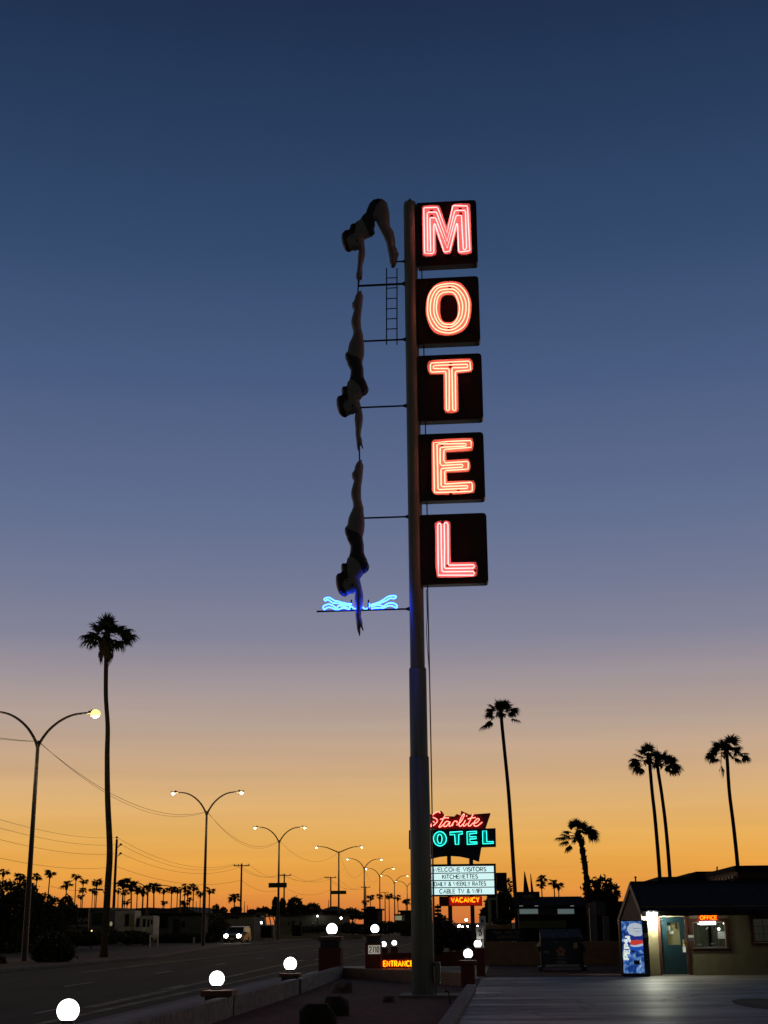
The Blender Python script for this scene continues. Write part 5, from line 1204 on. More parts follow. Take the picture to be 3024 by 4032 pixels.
# distant point lamps
def point_lamp(x, y, s, rpx, label, m='spark'):
    p = PS(x, y, s); base = V((p.x, p.y, 0)); t = thing('area_light', base, label, 'lamp', 'small lit lamps in the distance')
    b = MB(); b.tube([base, p-AZ*.1], .06, 6); b.build('post', M['dark_steel'], t)
    b = MB(); b.ball(p, rpx*mpp(s), rpx*mpp(s), rpx*mpp(s), 10, 8); b.build('bulb', M[m], t)
point_lamp(1250, 3607, 194, 3.2, 'tiny white lamp over the long pale building')
point_lamp(1343, 3615, 190, 4, 'tiny white lamp right of the gull wing street lamp')
point_lamp(361, 3665, 118, 3, 'tiny yellow lamp left of the tall palm trunk', 'lamp_yellow')

# ------------------------------------------------------------------ vehicles
def car(label, prof_, w, paint, front, group, hl='headlight', name='parked_car'):
    t = thing(name, (0, 0, 0), label, 'van' if name == 'minivan' else 'car', group)
    zs = max(p[1] for p in prof_); tp = lambda z: 1 if z < 1.05 else 1-.2*(z-1.05)/(zs-1.05)
    n = len(prof_); b = MB()
    vs_ = [V((x, -w/2*tp(z), z)) for x, z in prof_]+[V((x, w/2*tp(z), z)) for x, z in prof_]
    b.add(vs_, [tuple(range(n)), tuple(range(2*n-1, n-1, -1))]+[(i, i+n, (i+1) % n+n, (i+1) % n) for i in range(n)])
    b.build('body', paint, t, bevel=.06)
    i = [k for k in range(n-1) if prof_[k][1] < 1.25 and prof_[k+1][1] > 1.4 and prof_[k][0] > 0][0]
    (xa, za), (xb, zb) = prof_[i], prof_[i+1]; nx = V((zb-za, 0, xa-xb)).normalized()*.012
    q = [V((xa+(xb-xa)*.08, -w*.44, za+(zb-za)*.08)), V((xa+(xb-xa)*.08, w*.44, za+(zb-za)*.08)), V((xb+(xa-xb)*.1, w*.37, zb+(za-zb)*.1)), V((xb+(xa-xb)*.1, -w*.37, zb+(za-zb)*.1))]
    b = MB(); b.prism([p+nx for p in q], -nx*2); b.build('windscreen', M['glassdark'], t)
    for sd in (-1, 1):
        for x0, x1 in ((xb-.25, xb-1.2), (xb-1.3, xb-2.3)):
            z0, z1 = 1.12, zs-.14
            b = MB(); y0, y1 = sd*(w/2*tp(z0)+.006), sd*(w/2*tp(z1)+.006)
            b.add([V((x0+.2, y0, z0)), V((x1, y0, z0)), V((x1, y1, z1)), V((x0, y1, z1))], [(0, 1, 2, 3)]); b.build('side_window', M['glassdark'], t)
        xf = max(p[0] for p in prof_)
        b = MB(); b.ball(V((xf-.06, sd*(w/2-.3), .78)), .12, .23, .17, 14, 8); b.build('headlight', M[hl], t)
        b = MB(); b.obox(V((xa-.25, sd*(w/2+.1), 1.12)), V((1, 0, 0)), V((0, 1, 0)), AZ, .06, .1, .07); b.build('wing_mirror', front, t)
        for x in (xf-.85, xf-3.75):
            b = MB(); b.tube([V((x, sd*(w/2-.2), .33)), V((x, sd*(w/2+.01), .33))], .33, 16); wh = b.build('wheel', M['tyre'], t)
            b = MB(); b.tube([V((x, sd*(w/2), .33)), V((x, sd*(w/2+.025), .33))], .2, 12); b.build('rim', M['galv'], wh)
    b = MB(); b.obox(V((xf+.0, 0, .45)), V((1, 0, 0)), V((0, 1, 0)), AZ, .09, w*.47, .12); b.build('bumper', front, t, bevel=.03)
    b = MB(); b.obox(V((xf-.0, 0, .78)), V((1, 0, 0)), V((0, 1, 0)), AZ, .03, w*.25, .09); b.build('grille', M['signblack'], t)
    b = MB(); b.obox(V((xf+.095, 0, .48)), V((1, 0, 0)), V((0, 1, 0)), AZ, .006, .16, .08); b.build('number_plate', M['dullwhite'], t)
    return t
VANP = [(2.4, .3), (2.45, .72), (2.25, .95), (1.45, 1.12), (.65, 1.66), (-.6, 1.73), (-2.0, 1.69), (-2.35, 1.35), (-2.42, .3)]
CARP = [(2.25, .28), (2.3, .68), (2.1, .86), (1.0, .98), (.25, 1.42), (-1.0, 1.45), (-1.9, 1.02), (-2.25, .95), (-2.3, .3)]
vp_ = G(926, 3717)
v = car('silver minivan with both headlights on, coming toward us past the second street lamp', VANP, 1.9, M['van'], M['vanfront'], None, 'headlight', 'minivan')
v.location = (vp_.x, vp_.y+2.2, 0); v.rotation_euler = (0, 0, R_(-90+6.2-13))
cg = 'cars with headlights on in the distance'
c1 = car('far car with bright headlights just left of the right sign post', CARP, 1.75, M['vanfront'], M['vanfront'], cg, 'headlight', 'oncoming_car')
for i, (x, s, rz, lb) in enumerate(((1812, 400, -92, ''), (1848, 430, -92, 'far car with headlights directly behind the right post of the roadside sign'), (1872, 460, -92, 'farthest small car right of the roadside sign posts'))):
    p = PS(x, 3640, s)
    if i == 0: c1.location = (p.x, p.y, 0); c1.rotation_euler = (0, 0, R_(rz))
    else: dup(c1, (p.x, p.y, 0), lb, R_(rz))
point_lamp(1836, 3622, 240, 5, 'bright lamp seen between the two posts of the roadside sign')
point_lamp(1809, 3645, 230, 4, 'small white lamp low between the roadside sign posts')
# two more globe lamps beyond the numbered pier
for gx, gy, s, lb in ((1511, 3718, 80, 'small lit globe half hidden by the numbered pier'), (1552.5, 3713, 86, 'small lit globe between the numbered pier and the tall pole')):
    zc = PS(gx, gy, s).z; pier('globe_lamp', gx, gy, .15, s, PS(gx, gy, s).dot(AU), (0, zc-.24), (zc-.24, zc-.19), None, lb, .42, M['red'])

# ------------------------------------------------------------------ Starlite sign
SS = 71.0; K4 = 500/1659
Z4 = lambda L_: zm((1560, 3150), K4, L_)
st = thing('roadside_sign', W(PS(1811, 3700, SS).dot(AU), SS+.2, 0), 'roadside sign with red neon script above turquoise MOTEL letters, letter board and VACANCY box', 'neon sign')
def s4(pts, d=0): return [PS(x, y, SS+d) for x, y in Z4(pts)]
for x in (690, 978):
    p = s4([(x, 745)], .2)[0]; b = MB(); b.us(p.dot(AU)-.1, p.dot(AU)+.1, SS+.1, SS+.3, 0, p.z+.3); b.build('post', M['lamp_metal'], st)
b = MB(); b.prism(s4([(300, 300), (380, 190), (480, 185), (590, 140), (640, 210), (760, 215), (790, 182), (840, 200), (848, 140), (960, 190), (1232, 170), (1162, 380), (330, 380)]), AS*.4); tp_ = b.build('top_panel', M['starred'], st)
b = MB(); b.prism(s4([(165, 395), (1170, 372), (1298, 368), (1303, 608), (165, 638)], -.06), AS*.52); mp_ = b.build('middle_panel', M['signblack'], st)
b = MB(); b.prism(s4([(250, 600), (1115, 600), (1080, 806), (960, 765), (830, 738), (690, 728), (560, 742), (440, 770), (300, 805)], .04), AS*.34); b.build('lower_panel', M['signblack'], st)
# script lettering
SCR = [[(470, 330), (455, 350), (480, 280), (500, 300)], [(575, 175), (560, 155), (515, 165), (480, 195), (478, 225), (520, 245), (540, 275), (505, 320), (460, 345), (445, 320)],
       [(640, 200), (590, 300), (560, 350), (585, 350), (640, 300)], [(575, 255), (640, 235), (690, 235)],
       [(700, 290), (660, 280), (630, 310), (625, 345), (660, 340), (705, 285), (690, 335), (715, 340), (745, 300)],
       [(745, 300), (735, 340), (745, 300), (770, 275), (800, 285), (790, 300)], [(790, 330), (850, 280), (890, 200), (880, 185), (850, 230), (820, 320), (840, 345), (880, 310)],
       [(905, 265), (875, 330), (895, 340), (930, 305)], [(915, 215), (925, 205)], [(1005, 185), (960, 280), (940, 330), (965, 340), (1005, 300)], [(935, 250), (990, 235), (1040, 230)],
       [(1010, 310), (1060, 290), (1085, 255), (1060, 245), (1020, 290), (1020, 335), (1060, 340), (1125, 290)]]
for l in SCR:
    b = MB(); b.tube(catmull([p-AS*.08 for p in s4(l)], 4), .020, 6); b.build('neon_script', M['pinktube'], tp_, smooth=True)
# MOTEL letters: turquoise faces ringed with tube
TL = {'M': ([(255, 592), (265, 420), (312, 416), (342, 500), (372, 413), (418, 410), (428, 588), (386, 590), (381, 472), (348, 585), (318, 585), (298, 480), (294, 592)], None),
      'T': ([(697, 418), (870, 408), (872, 450), (825, 455), (822, 585), (770, 590), (760, 460), (700, 462)], None),
      'E': ([(920, 412), (1055, 405), (1058, 440), (965, 450), (968, 478), (1050, 475), (1052, 512), (968, 518), (970, 545), (1062, 545), (1065, 578), (925, 588)], None),
      'L': ([(1125, 402), (1185, 400), (1190, 540), (1275, 540), (1278, 572), (1128, 580)], None)}
for chh, (pl, _) in TL.items():
    P = [p-AS*.07 for p in s4(pl)]; b = MB(); b.prism(P, -AS*.03); lf = b.build('letter', M['turq'], mp_)
    b = MB(); b.tube([p-AS*.07 for p in inset(P, .018, FRONT)], .017, 6, True); b.build('neon_outline', M['turqtube'], lf)
oo = [(485, 510), (500, 450), (545, 415), (595, 412), (640, 445), (662, 500), (650, 560), (605, 600), (555, 605), (505, 570)]
oi = [(545, 510), (552, 470), (570, 455), (588, 470), (595, 510), (588, 550), (572, 565), (553, 550)]
PO = resamp(catmull([p-AS*.07 for p in s4(oo)], 4, True), 40); PI = resamp(catmull([p-AS*.07 for p in s4(oi)], 4, True), 40)
b = MB(); b.ring(PO, PI, -AS*.03); lf = b.build('letter', M['turq'], mp_)
for q, d in ((PO, .018), (PI, -.018)):
    b = MB(); b.tube([p-AS*.07 for p in inset(q, d, FRONT)], .016, 6, True); b.build('neon_outline', M['turqtube'], lf)
# letter board
P = s4([(366, 842), (1300, 838), (1300, 1250), (366, 1254)])
ul, ur = P[0].dot(AU), P[1].dot(AU); zb, ztp = P[2].z, P[0].z
b = MB(); b.us(ul, ur, SS, SS+.42, zb, ztp); lb_ = b.build('letter_board', M['signblack'], st)
for y0, y1, tx, x0, x1 in ((866, 948, 'WELCOME VISITORS', 487, 1175), (960, 1042, 'KITCHENETTES', 605, 1065), (1054, 1136, 'DAILY & WEEKLY RATES', 500, 1172), (1148, 1234, 'CABLE TV & WIFI', 568, 1115)):
    za, zc_ = s4([(900, y1)])[0].z, s4([(900, y0)])[0].z; xr = s4([(1277, 1000)])[0].dot(AU)
    b = MB(); b.us(ul+.08, xr, SS-.02, SS+.005, za, zc_); rw = b.build('letter_row', M['board'], lb_)
    l0, l1 = s4([(x0, y1)])[0].dot(AU), s4([(x1, y1)])[0].dot(AU); h_ = (zc_-za)
    b = MB(); text(b, tx, W(l0, SS-.022, za+h_*.2), W(l1, SS-.022, za+h_*.2), AZ, h_*.62, .0195, 6, .2); b.build('row_lettering', M['blacktext'], rw)
P = s4([(560, 1262), (1118, 1262), (1118, 1382), (560, 1382)]); b = MB(); b.us(P[0].dot(AU), P[1].dot(AU), SS+.02, SS+.34, P[2].z, P[0].z); vb = b.build('vacancy_box', M['redcase'], st, bevel=.01)
P2 = s4([(690, 1266), (1112, 1266), (1112, 1376), (690, 1376)]); b = MB(); b.us(P2[0].dot(AU), P2[1].dot(AU), SS+.0, SS+.03, P2[2].z, P2[0].z); b.build('vacancy_face', M['redface'], vb)
P = s4([(722, 1336), (1084, 1336), (1084, 1278)]); b = MB(); text(b, 'VACANCY', W(P[0].dot(AU), SS-.03, P[0].z), W(P[1].dot(AU), SS-.03, P[0].z), AZ, P[2].z-P[1].z, .021, 6, .22); b.build('vacancy_lettering', M['amber'], vb)
# planter under it and small capped pier
wall_run('planter_wall', [W(PS(1705, 3700, 66).dot(AU), 66), W(PS(1815, 3700, 66).dot(AU), 66)], .55, .25, M['red'], 'low red planter wall under the roadside sign', 'red block walls')
t = broot('capped_pier', 1811, 67, 'short tan pier with a pale cap behind the lit globes', 'pier'); r = rect(1795, 1826, 3702, 3770, 67)
b = MB(); b.us(r[0], r[1], 67, 67.4, 0, r[3]); b.build('shaft', M['tanwall'], t); b = MB(); b.us(r[0]-.03, r[1]+.03, 66.97, 67.43, r[3], r[3]+.09); b.build('cap', M['paletrim'], t)

# parking signs
def psign(xl, xr, yt, yb, s, label):
    r = rect(xl, xr, yt, yb, s); t = thing('parking_sign', W((r[0]+r[1])/2, s+.03, 0), label, 'sign', 'small signs on posts by the lot')
    b = MB(); b.us((r[0]+r[1])/2-.025, (r[0]+r[1])/2+.025, s+.02, s+.07, 0, r[3]-.02); b.build('post', M['galv'], t)
    b = MB(); b.us(r[0], r[1], s, s+.012, r[2], r[3]); return t, b.build('plate', M['white'], t, bevel=.004), r
t, pl, r = psign(1887, 1912, 3607, 3660, 54.1, 'white parking sign with a small blue square above the number 5 sign')
b = MB(); k = (r[1]-r[0]); b.us(r[0]+k*.3, r[1]-k*.3, 54.093, 54.099, r[2]+(r[3]-r[2])*.52, r[2]+(r[3]-r[2])*.76); b.build('blue_square', M['bluesign'], pl)
b = MB(); 
for q in (.90, .40, .34): b.us(r[0]+k*.2, r[1]-k*.2, 54.094, 54.099, r[2]+(r[3]-r[2])*q, r[2]+(r[3]-r[2])*(q+.02))
b.build('text_lines', M['greydecal'], pl)
t, pl, r = psign(1876, 1904, 3650, 3697, 53.85, 'white sign with a brown number 5 above the globe lamp')
b = MB(); h_ = r[3]-r[2]; kw = r[1]-r[0]; text(b, '5', W(r[0]+kw*.3, 53.845, r[2]+h_*.3), W(r[1]-kw*.28, 53.845, r[2]+h_*.3), AZ, h_*.45, .020, 6); b.build('digit', M['brown'], pl)

# ------------------------------------------------------------------ far right-hand business strip
t = broot('billboard', 1960, 90, 'blank dark sign box on grey posts right of the roadside sign', 'sign')
wbox('sign_panel', 1945, 1996, 3436, 3508, 90, .5, M['signblack'], t)
for x, w_ in ((1921, 13), (1954, 6)):
    r = rect(x, x+w_, 3535, 3640, 90.1); b = MB(); b.us(r[0], r[1], 90.1, 90.3, 0, r[3] if x < 1950 else PS(1957, 3509, 90).z); b.build('post', M['pole'], t)
b = MB(); a, c = PS(1921, 3536, 90.2), PS(1960, 3506, 90.2); b.us(a.dot(AU), c.dot(AU), 90.12, 90.28, a.z-.12, a.z); b.build('crossbar', M['pole'], t)
t = broot('stacked_sign', 1725, 130, 'small stacked panel sign just right of the tall pole', 'sign')
for k in range(4): wbox('sign_panel', 1712, 1737, 3566+k*14, 3577+k*14, 130, .3, M['roofdark'] if k != 2 else M['greydecal'], t)
wbox('post', 1722, 1727, 3560, 3640, 130.31, .2, M['dark_steel'], t)
# store
s = 82
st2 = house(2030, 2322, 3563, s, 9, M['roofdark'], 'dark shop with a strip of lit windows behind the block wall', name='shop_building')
r = rect(2022, 2330, 3528, 3566, s)
b = MB(); b.prism([W(r[0], s-.5, r[2]), W(r[0]+.35, s+2, r[3]), W(r[1]-.5, s+2, r[3]), W(r[1], s-.5, r[2])], AS*6); b.build('roof', M['roofdark'], st2)
wbox('fascia', 2024, 2328, 3563, 3572, s-.52, .2, M['signblack'], st2)
for xl, xr in ((2044, 2120), (2126, 2188), (2194, 2262)):
    f = wbox('window', xl, xr, 3577, 3600, s-.06, .08, M['dullwhite'], st2)
    wbox('pane', xl+2, xr-2, 3579.5, 3598, s-.085, .03, M['shoplit'] if xl != 2126 else M['glassdark'], f)
wbox('panel_strip', 2044, 2230, 3625, 3654, s-.04, .06, M['olivepanel'], st2)
wbox('post', 2040, 2044, 3577, 3700, s-.5, .12, M['galv'], st2)
for x in (2052, 2112, 2253): 
    c = PS(x, 3567, s-.58); b = MB(); b.obox(c, AU, AS, AZ, .10, .04, .012); b.build('eave_lamp', M['paperlit'], st2)
t = broot('shop_sign', 2080, 80.5, 'dark rooftop sign with faint letters reading AUTO on the shop', 'sign')
wbox('sign_panel', 2036, 2125, 3511, 3546, 80.6, .25, M['signblack'], t)
r = rect(2060, 2102, 3525, 3536, 80.58); b = MB(); text(b, 'AUTO', W(r[0], 80.58, r[2]), W(r[1], 80.58, r[2]), AZ, r[3]-r[2], .022, 5); b.build('lettering', M['faint'], t)
wbox('bracket', 2050, 2056, 3545, 3566, 80.9, .1, M['dark_steel'], t)
for x, yt, w_, lb in ((2065, 3431, .42, 'tall pointed dark spire with a bright tip above the shop'), (2089, 3441, .2, 'thinner pointed dark spire above the shop')):
    p = PS(x, yt, 130); q = V((p.x+.35, p.y, 0)); b = MB(); b.tube([q, q.lerp(p, .6), p], [w_*1.6, w_*.9, .03], 6); tag(b.build('spire', M['roofdark']), lb, 'spire', 'dark spires above the shop')
# SUN VALLEY SERVICES board
t = broot('services_board', 1998, 72, 'dim black board with faint letters in two lines above the block wall', 'sign')
wbox('sign_panel', 1912, 2064, 3657, 3706, 72, .12, M['signblack'], t)
for x in (1915, 2058): wbox('post', x, x+4, 3700, 3760, 72.03, .08, M['dark_steel'], t)
r = rect(1943, 2050, 3666, 3677, 71.98); b = MB(); text(b, 'SUN VALLEY', W(r[0], 71.98, r[2]), W(r[1], 71.98, r[2]), AZ, r[3]-r[2], .017, 5, .3)
r = rect(1958, 2040, 3684, 3694, 71.98); text(b, 'SERVICES', W(r[0], 71.98, r[2]), W(r[1], 71.98, r[2]), AZ, r[3]-r[2], .015, 5, .3); b.build('lettering', M['paleletter'], t)
# pink lit oval sign + bright light
t = broot('oval_sign', 1980, 100, 'small pink lit oval sign left of a dazzling white light', 'sign'); c = PS(1980, 3613, 100)
b = MB(); b.ball(c, 17*mpp(100), .1, 6*mpp(100), 18, 8); b.build('oval_face', M['pinkneon'], t); b = MB(); b.tube([c, V((c.x, c.y, 0))], .05, 6); b.build('post', M['dark_steel'], t)
point_lamp(2010, 3614, 99, 8, 'dazzling white light beside the pink oval sign')
wall_run('brick_planter', [W(PS(1910, 3650, 84).dot(AU), 84), W(PS(2016, 3650, 84).dot(AU), 84)], 1.75, .4, M['tanwall'], 'dim brick planter under the flowering plants', 'tan block walls')
# block wall, dumpster
s = 66.4
wall_run('block_wall', [W(PS(1904, 3750, s).dot(AU), s), W(PS(2470, 3750, s).dot(AU), s)], PS(2100, 3708, s).z, .2, M['tanwall'], 'long tan block wall behind the dumpster', 'tan block walls')
ds = 57.9
r = rect(2126, 2301, 3698, 3821, ds); t = thing('dumpster', W((r[0]+r[1])/2, ds+.7, 0), 'dark blue steel dumpster with a faded orange flower and three lids', 'dumpster')
b = MB(); u0, u1 = r[0], r[1]; z0, z1 = .16, r[3]
pr_ = [W(u0+.04, ds, z0), W(u0+.04, ds+1.4, z0), W(u0+.04, ds+1.55, z1+.25), W(u0+.04, ds-.1, z1)]
b.prism(pr_, AU*(u1-u0-.08)); b.build('bin_body', M['dumpster'], t, bevel=.015)
for k in range(3):
    a = u0+.05+(u1-u0-.1)*k/3; c = u0+.05+(u1-u0-.1)*(k+1)/3-.03
    b = MB(); b.prism([W(a, ds-.14, z1+.015), W(c, ds-.14, z1+.015), W(c, ds+1.5, z1+.34), W(a, ds+1.5, z1+.34)], AZ*.05); b.build('lid', M['lid'], t, bevel=.01)
b = MB(); b.us(u0+.2, u1-.2, ds-.05, ds-.01, z0+.02, z0+.10); b.build('lower_bar', M['polebox'], t)
for sg, uu in ((-1, u0), (1, u1)):
    b = MB(); b.us(uu-.06, uu+.06, ds+.25, ds+1.0, .75, .95); b.build('lift_pocket', M['dumpster'], t)
    b = MB(); b.us(uu-.09 if sg < 0 else uu-.12, uu+.12 if sg < 0 else uu+.09, ds+.1, ds+1.3, .0, .17); b.build('skid', M['signblack'], t)
    b = MB(); b.ball(PS(2125 if sg < 0 else 2290, 3711, ds-.1), .03, .03, .03, 8, 6); b.build('hook', M['galv'], t)
b = MB(); b.tube([PS(2124, 3713, ds-.1), PS(2111, 3728, ds-.1)], .025, 6); b.build('latch', M['white'], t)
b = MB(); b.tube(catmull([PS(2288, 3714, ds-.12), PS(2300, 3728, ds-.14), PS(2303, 3745, ds-.14), PS(2296, 3756, ds-.1)], 4), .02, 6); b.build('handle', M['dark_steel'], t)
fl = PS(2208, 3747, ds); zf = fl.z; sfr = lambda z: ds-.1*(z-z0)/(z1-z0)-.006
b = MB()
for k in range(5):
    a = R_(90+72*k); pts = []
    for q in range(10):
        bb = 2*math.pi*q/10; x = .115*math.cos(a)+.085*math.cos(bb); z = .115*math.sin(a)+.085*math.sin(bb); pts.append(W(fl.dot(AU)+x, sfr(zf+z)-.001*k, zf+z))
    b.prism(pts, -AS*.004)
b.build('flower_decal', M['petallogo'], t)
for nm, x0, x1, y0, y1, m_ in (('sticker', 2257, 2274, 3711, 3734, 'sticker'), ('label_strip', 2190, 2228, 3770, 3776, 'greydecal'), ('label_strip', 2191, 2230, 3784, 3793, 'greydecal'), ('label_strip', 2180, 2198, 3706, 3711, 'greydecal'), ('label_strip', 2140, 2162, 3743, 3754, 'greydecal')):
    q = rect(x0, x1, y0, y1, ds); zc_ = (q[2]+q[3])/2
    b = MB(); b.prism([W(q[0], sfr(q[2]), q[2]), W(q[1], sfr(q[2]), q[2]), W(q[1], sfr(q[3]), q[3]), W(q[0], sfr(q[3]), q[3])], -AS*.004); b.build(nm, M[m_], t)
# low building left of the office
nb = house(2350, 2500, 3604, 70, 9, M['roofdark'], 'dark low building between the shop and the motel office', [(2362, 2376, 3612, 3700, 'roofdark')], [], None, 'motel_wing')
r = rect(2346, 2500, 3549, 3604, 69.6); b = MB(); b.us(r[0], r[1], 69.4, 79, r[2], r[3]); b.build('roof', M['roofdark'], nb)
wbox('parapet_end', 2344, 2384, 3549, 3604, 69.3, .12, M['greydecal'], nb)
r = rect(2375, 2398, 3606, 3708, 69.0); b = MB(); b.us(r[0], r[1], 68.8, 69.1, 0, r[3]); b.build('porch_post', M['greysiding'], nb)
p = PS(2321, 3575, 72); b = MB(); b.tube([V((p.x, p.y, 0)), p], .035, 8); tag(b.build('thin_pole', M['galv']), 'thin bright metal pole in front of the low dark building', 'pole')

# ------------------------------------------------------------------ motel office
OS = 52.95
off_ = thing('motel_office', W(PS(2700, 3838, OS).dot(AU), OS, 0), 'olive stucco motel office with a dark metal roof and red brown trim', 'building')
uL = PS(2533, 3740, OS).dot(AU); uR = uL+10.5; EZ = PS(2700, 3597, OS-.5).z
ze = PS(2526, 3588, OS-.45).z
gu = PS(2524, 3588, OS-.45).dot(AU)
apex = PU(2481, 3477, gu); back = PU(2433, 3622, gu)
aS, bS = apex.dot(AS), back.dot(AS)
aZ = apex.z; bZ = max(1.9, back.z)
WT = ze+.18
WX = uL+.02
def cutwall(b, u0, u1, z0, z1, holes, s, th):
    us_ = sorted(set([u0, u1]+[x for h in holes for x in h[:2]])); zs_ = sorted(set([z0, z1]+[x for h in holes for x in h[2:]]))
    for a, c in zip(us_[:-1], us_[1:]):
        run = None
        for d, e in zip(zs_[:-1], zs_[1:]):
            um, zm_ = (a+c)/2, (d+e)/2
            solid = not any(h[0] < um < h[1] and h[2] < zm_ < h[3] for h in holes)
            if solid: run = (run[0] if run else d, e)
            if (not solid or e == zs_[-1]) and run: b.us(a, c, s, s+th, run[0], run[1]); run = None
rw1 = rect(2730, 2858, 3630, 3731, OS); rw2 = rect(2966, 3086, 3615, 3709, OS); rd = rect(2605, 2702, 3610, 3838, OS)
door_h = (rd[0], rd[1], -.01, rd[3])
b = MB(); cutwall(b, uL, uR, 0, WT, [rw1, rw2, (rd[0], rd[1], 0, rd[3])], OS, .2)
b.build('front_wall', M['officewall'], off_)
b = MB(); b.prism([W(uL, OS+.2, 0), W(uL, bS-.6, 0), W(uL, bS-.6, bZ), W(uL, aS, aZ-.16), W(uL, OS+.2, WT-.05)], AU*.2); b.build('gable_wall', M['gable'], off_)
b = MB(); b.us(uL+.2, uR, bS-.6, bS-.4, 0, bZ); b.us(uR-.2, uR, OS+.2, bS-.6, 0, WT); b.build('rear_wall', M['officewall'], off_)
th = .12
b = MB()
for (sa, za), (sb, zb) in (((OS-.45, ze), (aS, aZ)), ((aS, aZ), (bS, bZ))):
    b.prism([W(gu, sa, za), W(uR+.4, sa, za), W(uR+.4, sb, zb), W(gu, sb, zb)], AZ*-th)
b.build('roof', M['roof'], off_)
b = MB()                                           # standing seams on the front slope
nseam = 27
for k in range(nseam):
    u = gu+.15+(uR-gu)*k/nseam; p, q = W(u, OS-.44, ze+.012), W(u, aS-.02, aZ+.012); b.tube([p, q], .016, 4)
b.build('roof_seams', M['roof'], off_)
b = MB(); b.us(gu+.01, uR+.4, OS-.475, OS-.452, ze-.17, ze+.015); b.build('fascia', M['roof'], off_)
b = MB(); b.tube([W(gu, aS, aZ+.015), W(uR+.4, aS, aZ+.015)], .05, 8); b.build('ridge_cap', M['roof'], off_)
b = MB()
for (sa, za), (sb, zb) in (((OS-.47, ze), (aS, aZ)), ((aS, aZ), (bS+.02, bZ))):
    b.prism([W(gu-.03, sa, za+.02), W(gu-.03, sb, zb+.02), W(gu-.03, sb, zb-.2), W(gu-.03, sa, za-.2)], AU*.028)
b.build('barge_board', M['paletrim'], off_)
p = PS(2503, 3470, aS); b = MB(); b.tube([W(p.dot(AU), aS, aZ), W(p.dot(AU), aS, aZ+.2)], .03, 8); b.ball(W(p.dot(AU), aS, aZ+.22), .05, .05, .04, 8, 5); b.build('vent_pipe', M['dark_steel'], off_)
# trims
b = MB()
b.us(rd[0]-.10, rd[0], OS-.03, OS+.05, 0, rd[3]+.08); b.build('door_trim', M['trim'], off_)
b = MB(); b.us(rd[1], rd[1]+.09, OS-.03, OS+.05, 0, rd[3]+.08); b.build('door_trim', M['trim'], off_)
b = MB(); b.us(rd[0], rd[1], OS-.03, OS+.05, rd[3], rd[3]+.08); b.build('door_trim', M['paletrim'], off_)
b = MB(); b.us(rd[1]+.095, rw1[0]-.13, OS-.018, OS-.002, 0, WT-.03); b.build('redwood_panel', M['trim'], off_)
for rr, nm in ((rw1, 'a'), (rw2, 'b')):
    t_ = .12; f = MB()
    f.us(rr[0]-t_, rr[0], OS-.035, OS+.04, rr[2]-t_, rr[3]+t_); f.us(rr[1], rr[1]+t_, OS-.035, OS+.04, rr[2]-t_, rr[3]+t_)
    f.us(rr[0], rr[1], OS-.034, OS+.04, rr[3], rr[3]+t_); f.us(rr[0], rr[1], OS-.034, OS+.04, rr[2]-t_, rr[2])
    win = f.build('window', M['trim'], off_)
    b = MB(); b.us(rr[0], rr[1], OS+.09, OS+.10, rr[2], rr[3]); b.build('pane', M['glass'], win)
    fr = MB(); e = .03
    fr.us(rr[0], rr[0]+e, OS+.06, OS+.085, rr[2], rr[3]); fr.us(rr[1]-e, rr[1], OS+.06, OS+.085, rr[2], rr[3]); fr.us(rr[0]+e, rr[1]-e, OS+.06, OS+.085, rr[3]-e, rr[3]); fr.us(rr[0]+e, rr[1]-e, OS+.06, OS+.085, rr[2], rr[2]+e)
    if nm == 'b':
        for q in (.34, .67): fr.us(rr[0]+(rr[1]-rr[0])*q-.008, rr[0]+(rr[1]-rr[0])*q+.008, OS+.062, OS+.083, rr[2]+e, rr[3]-e)
        for q in (.34, .66): fr.us(rr[0]+e, rr[1]-e, OS+.064, OS+.081, rr[2]+(rr[3]-rr[2])*q-.008, rr[2]+(rr[3]-rr[2])*q+.008)
    fr.build('frame', M['trim'] if nm == 'b' else M['paletrim'], win)
    b = MB(); b.us(rr[0]-.05, rr[1]+.05, OS-.06, OS+.04, rr[2]-.03, rr[2]-.0); b.build('sill', M['galv'] if nm == 'a' else M['paletrim'], win)
    # curtain, room behind it
    b = MB(); nfold = 60
    for k in range(nfold):
        a = rr[0]-.15+(rr[1]-rr[0]+.3)*k/nfold; c = rr[0]-.15+(rr[1]-rr[0]+.3)*(k+1)/nfold
        d0, d1 = .05*math.sin(k*1.9), .05*math.sin((k+1)*1.9)
        if nm == 'a' and .50 < k/nfold < .60: continue
        b.add([W(a, OS+.55+d0, rr[2]-.2), W(c, OS+.55+d1, rr[2]-.2), W(c, OS+.55+d1, rr[3]+.1), W(a, OS+.55+d0, rr[3]+.1)], [(0, 1, 2, 3)])
    b.build('curtain', M['curtaindim'], win)
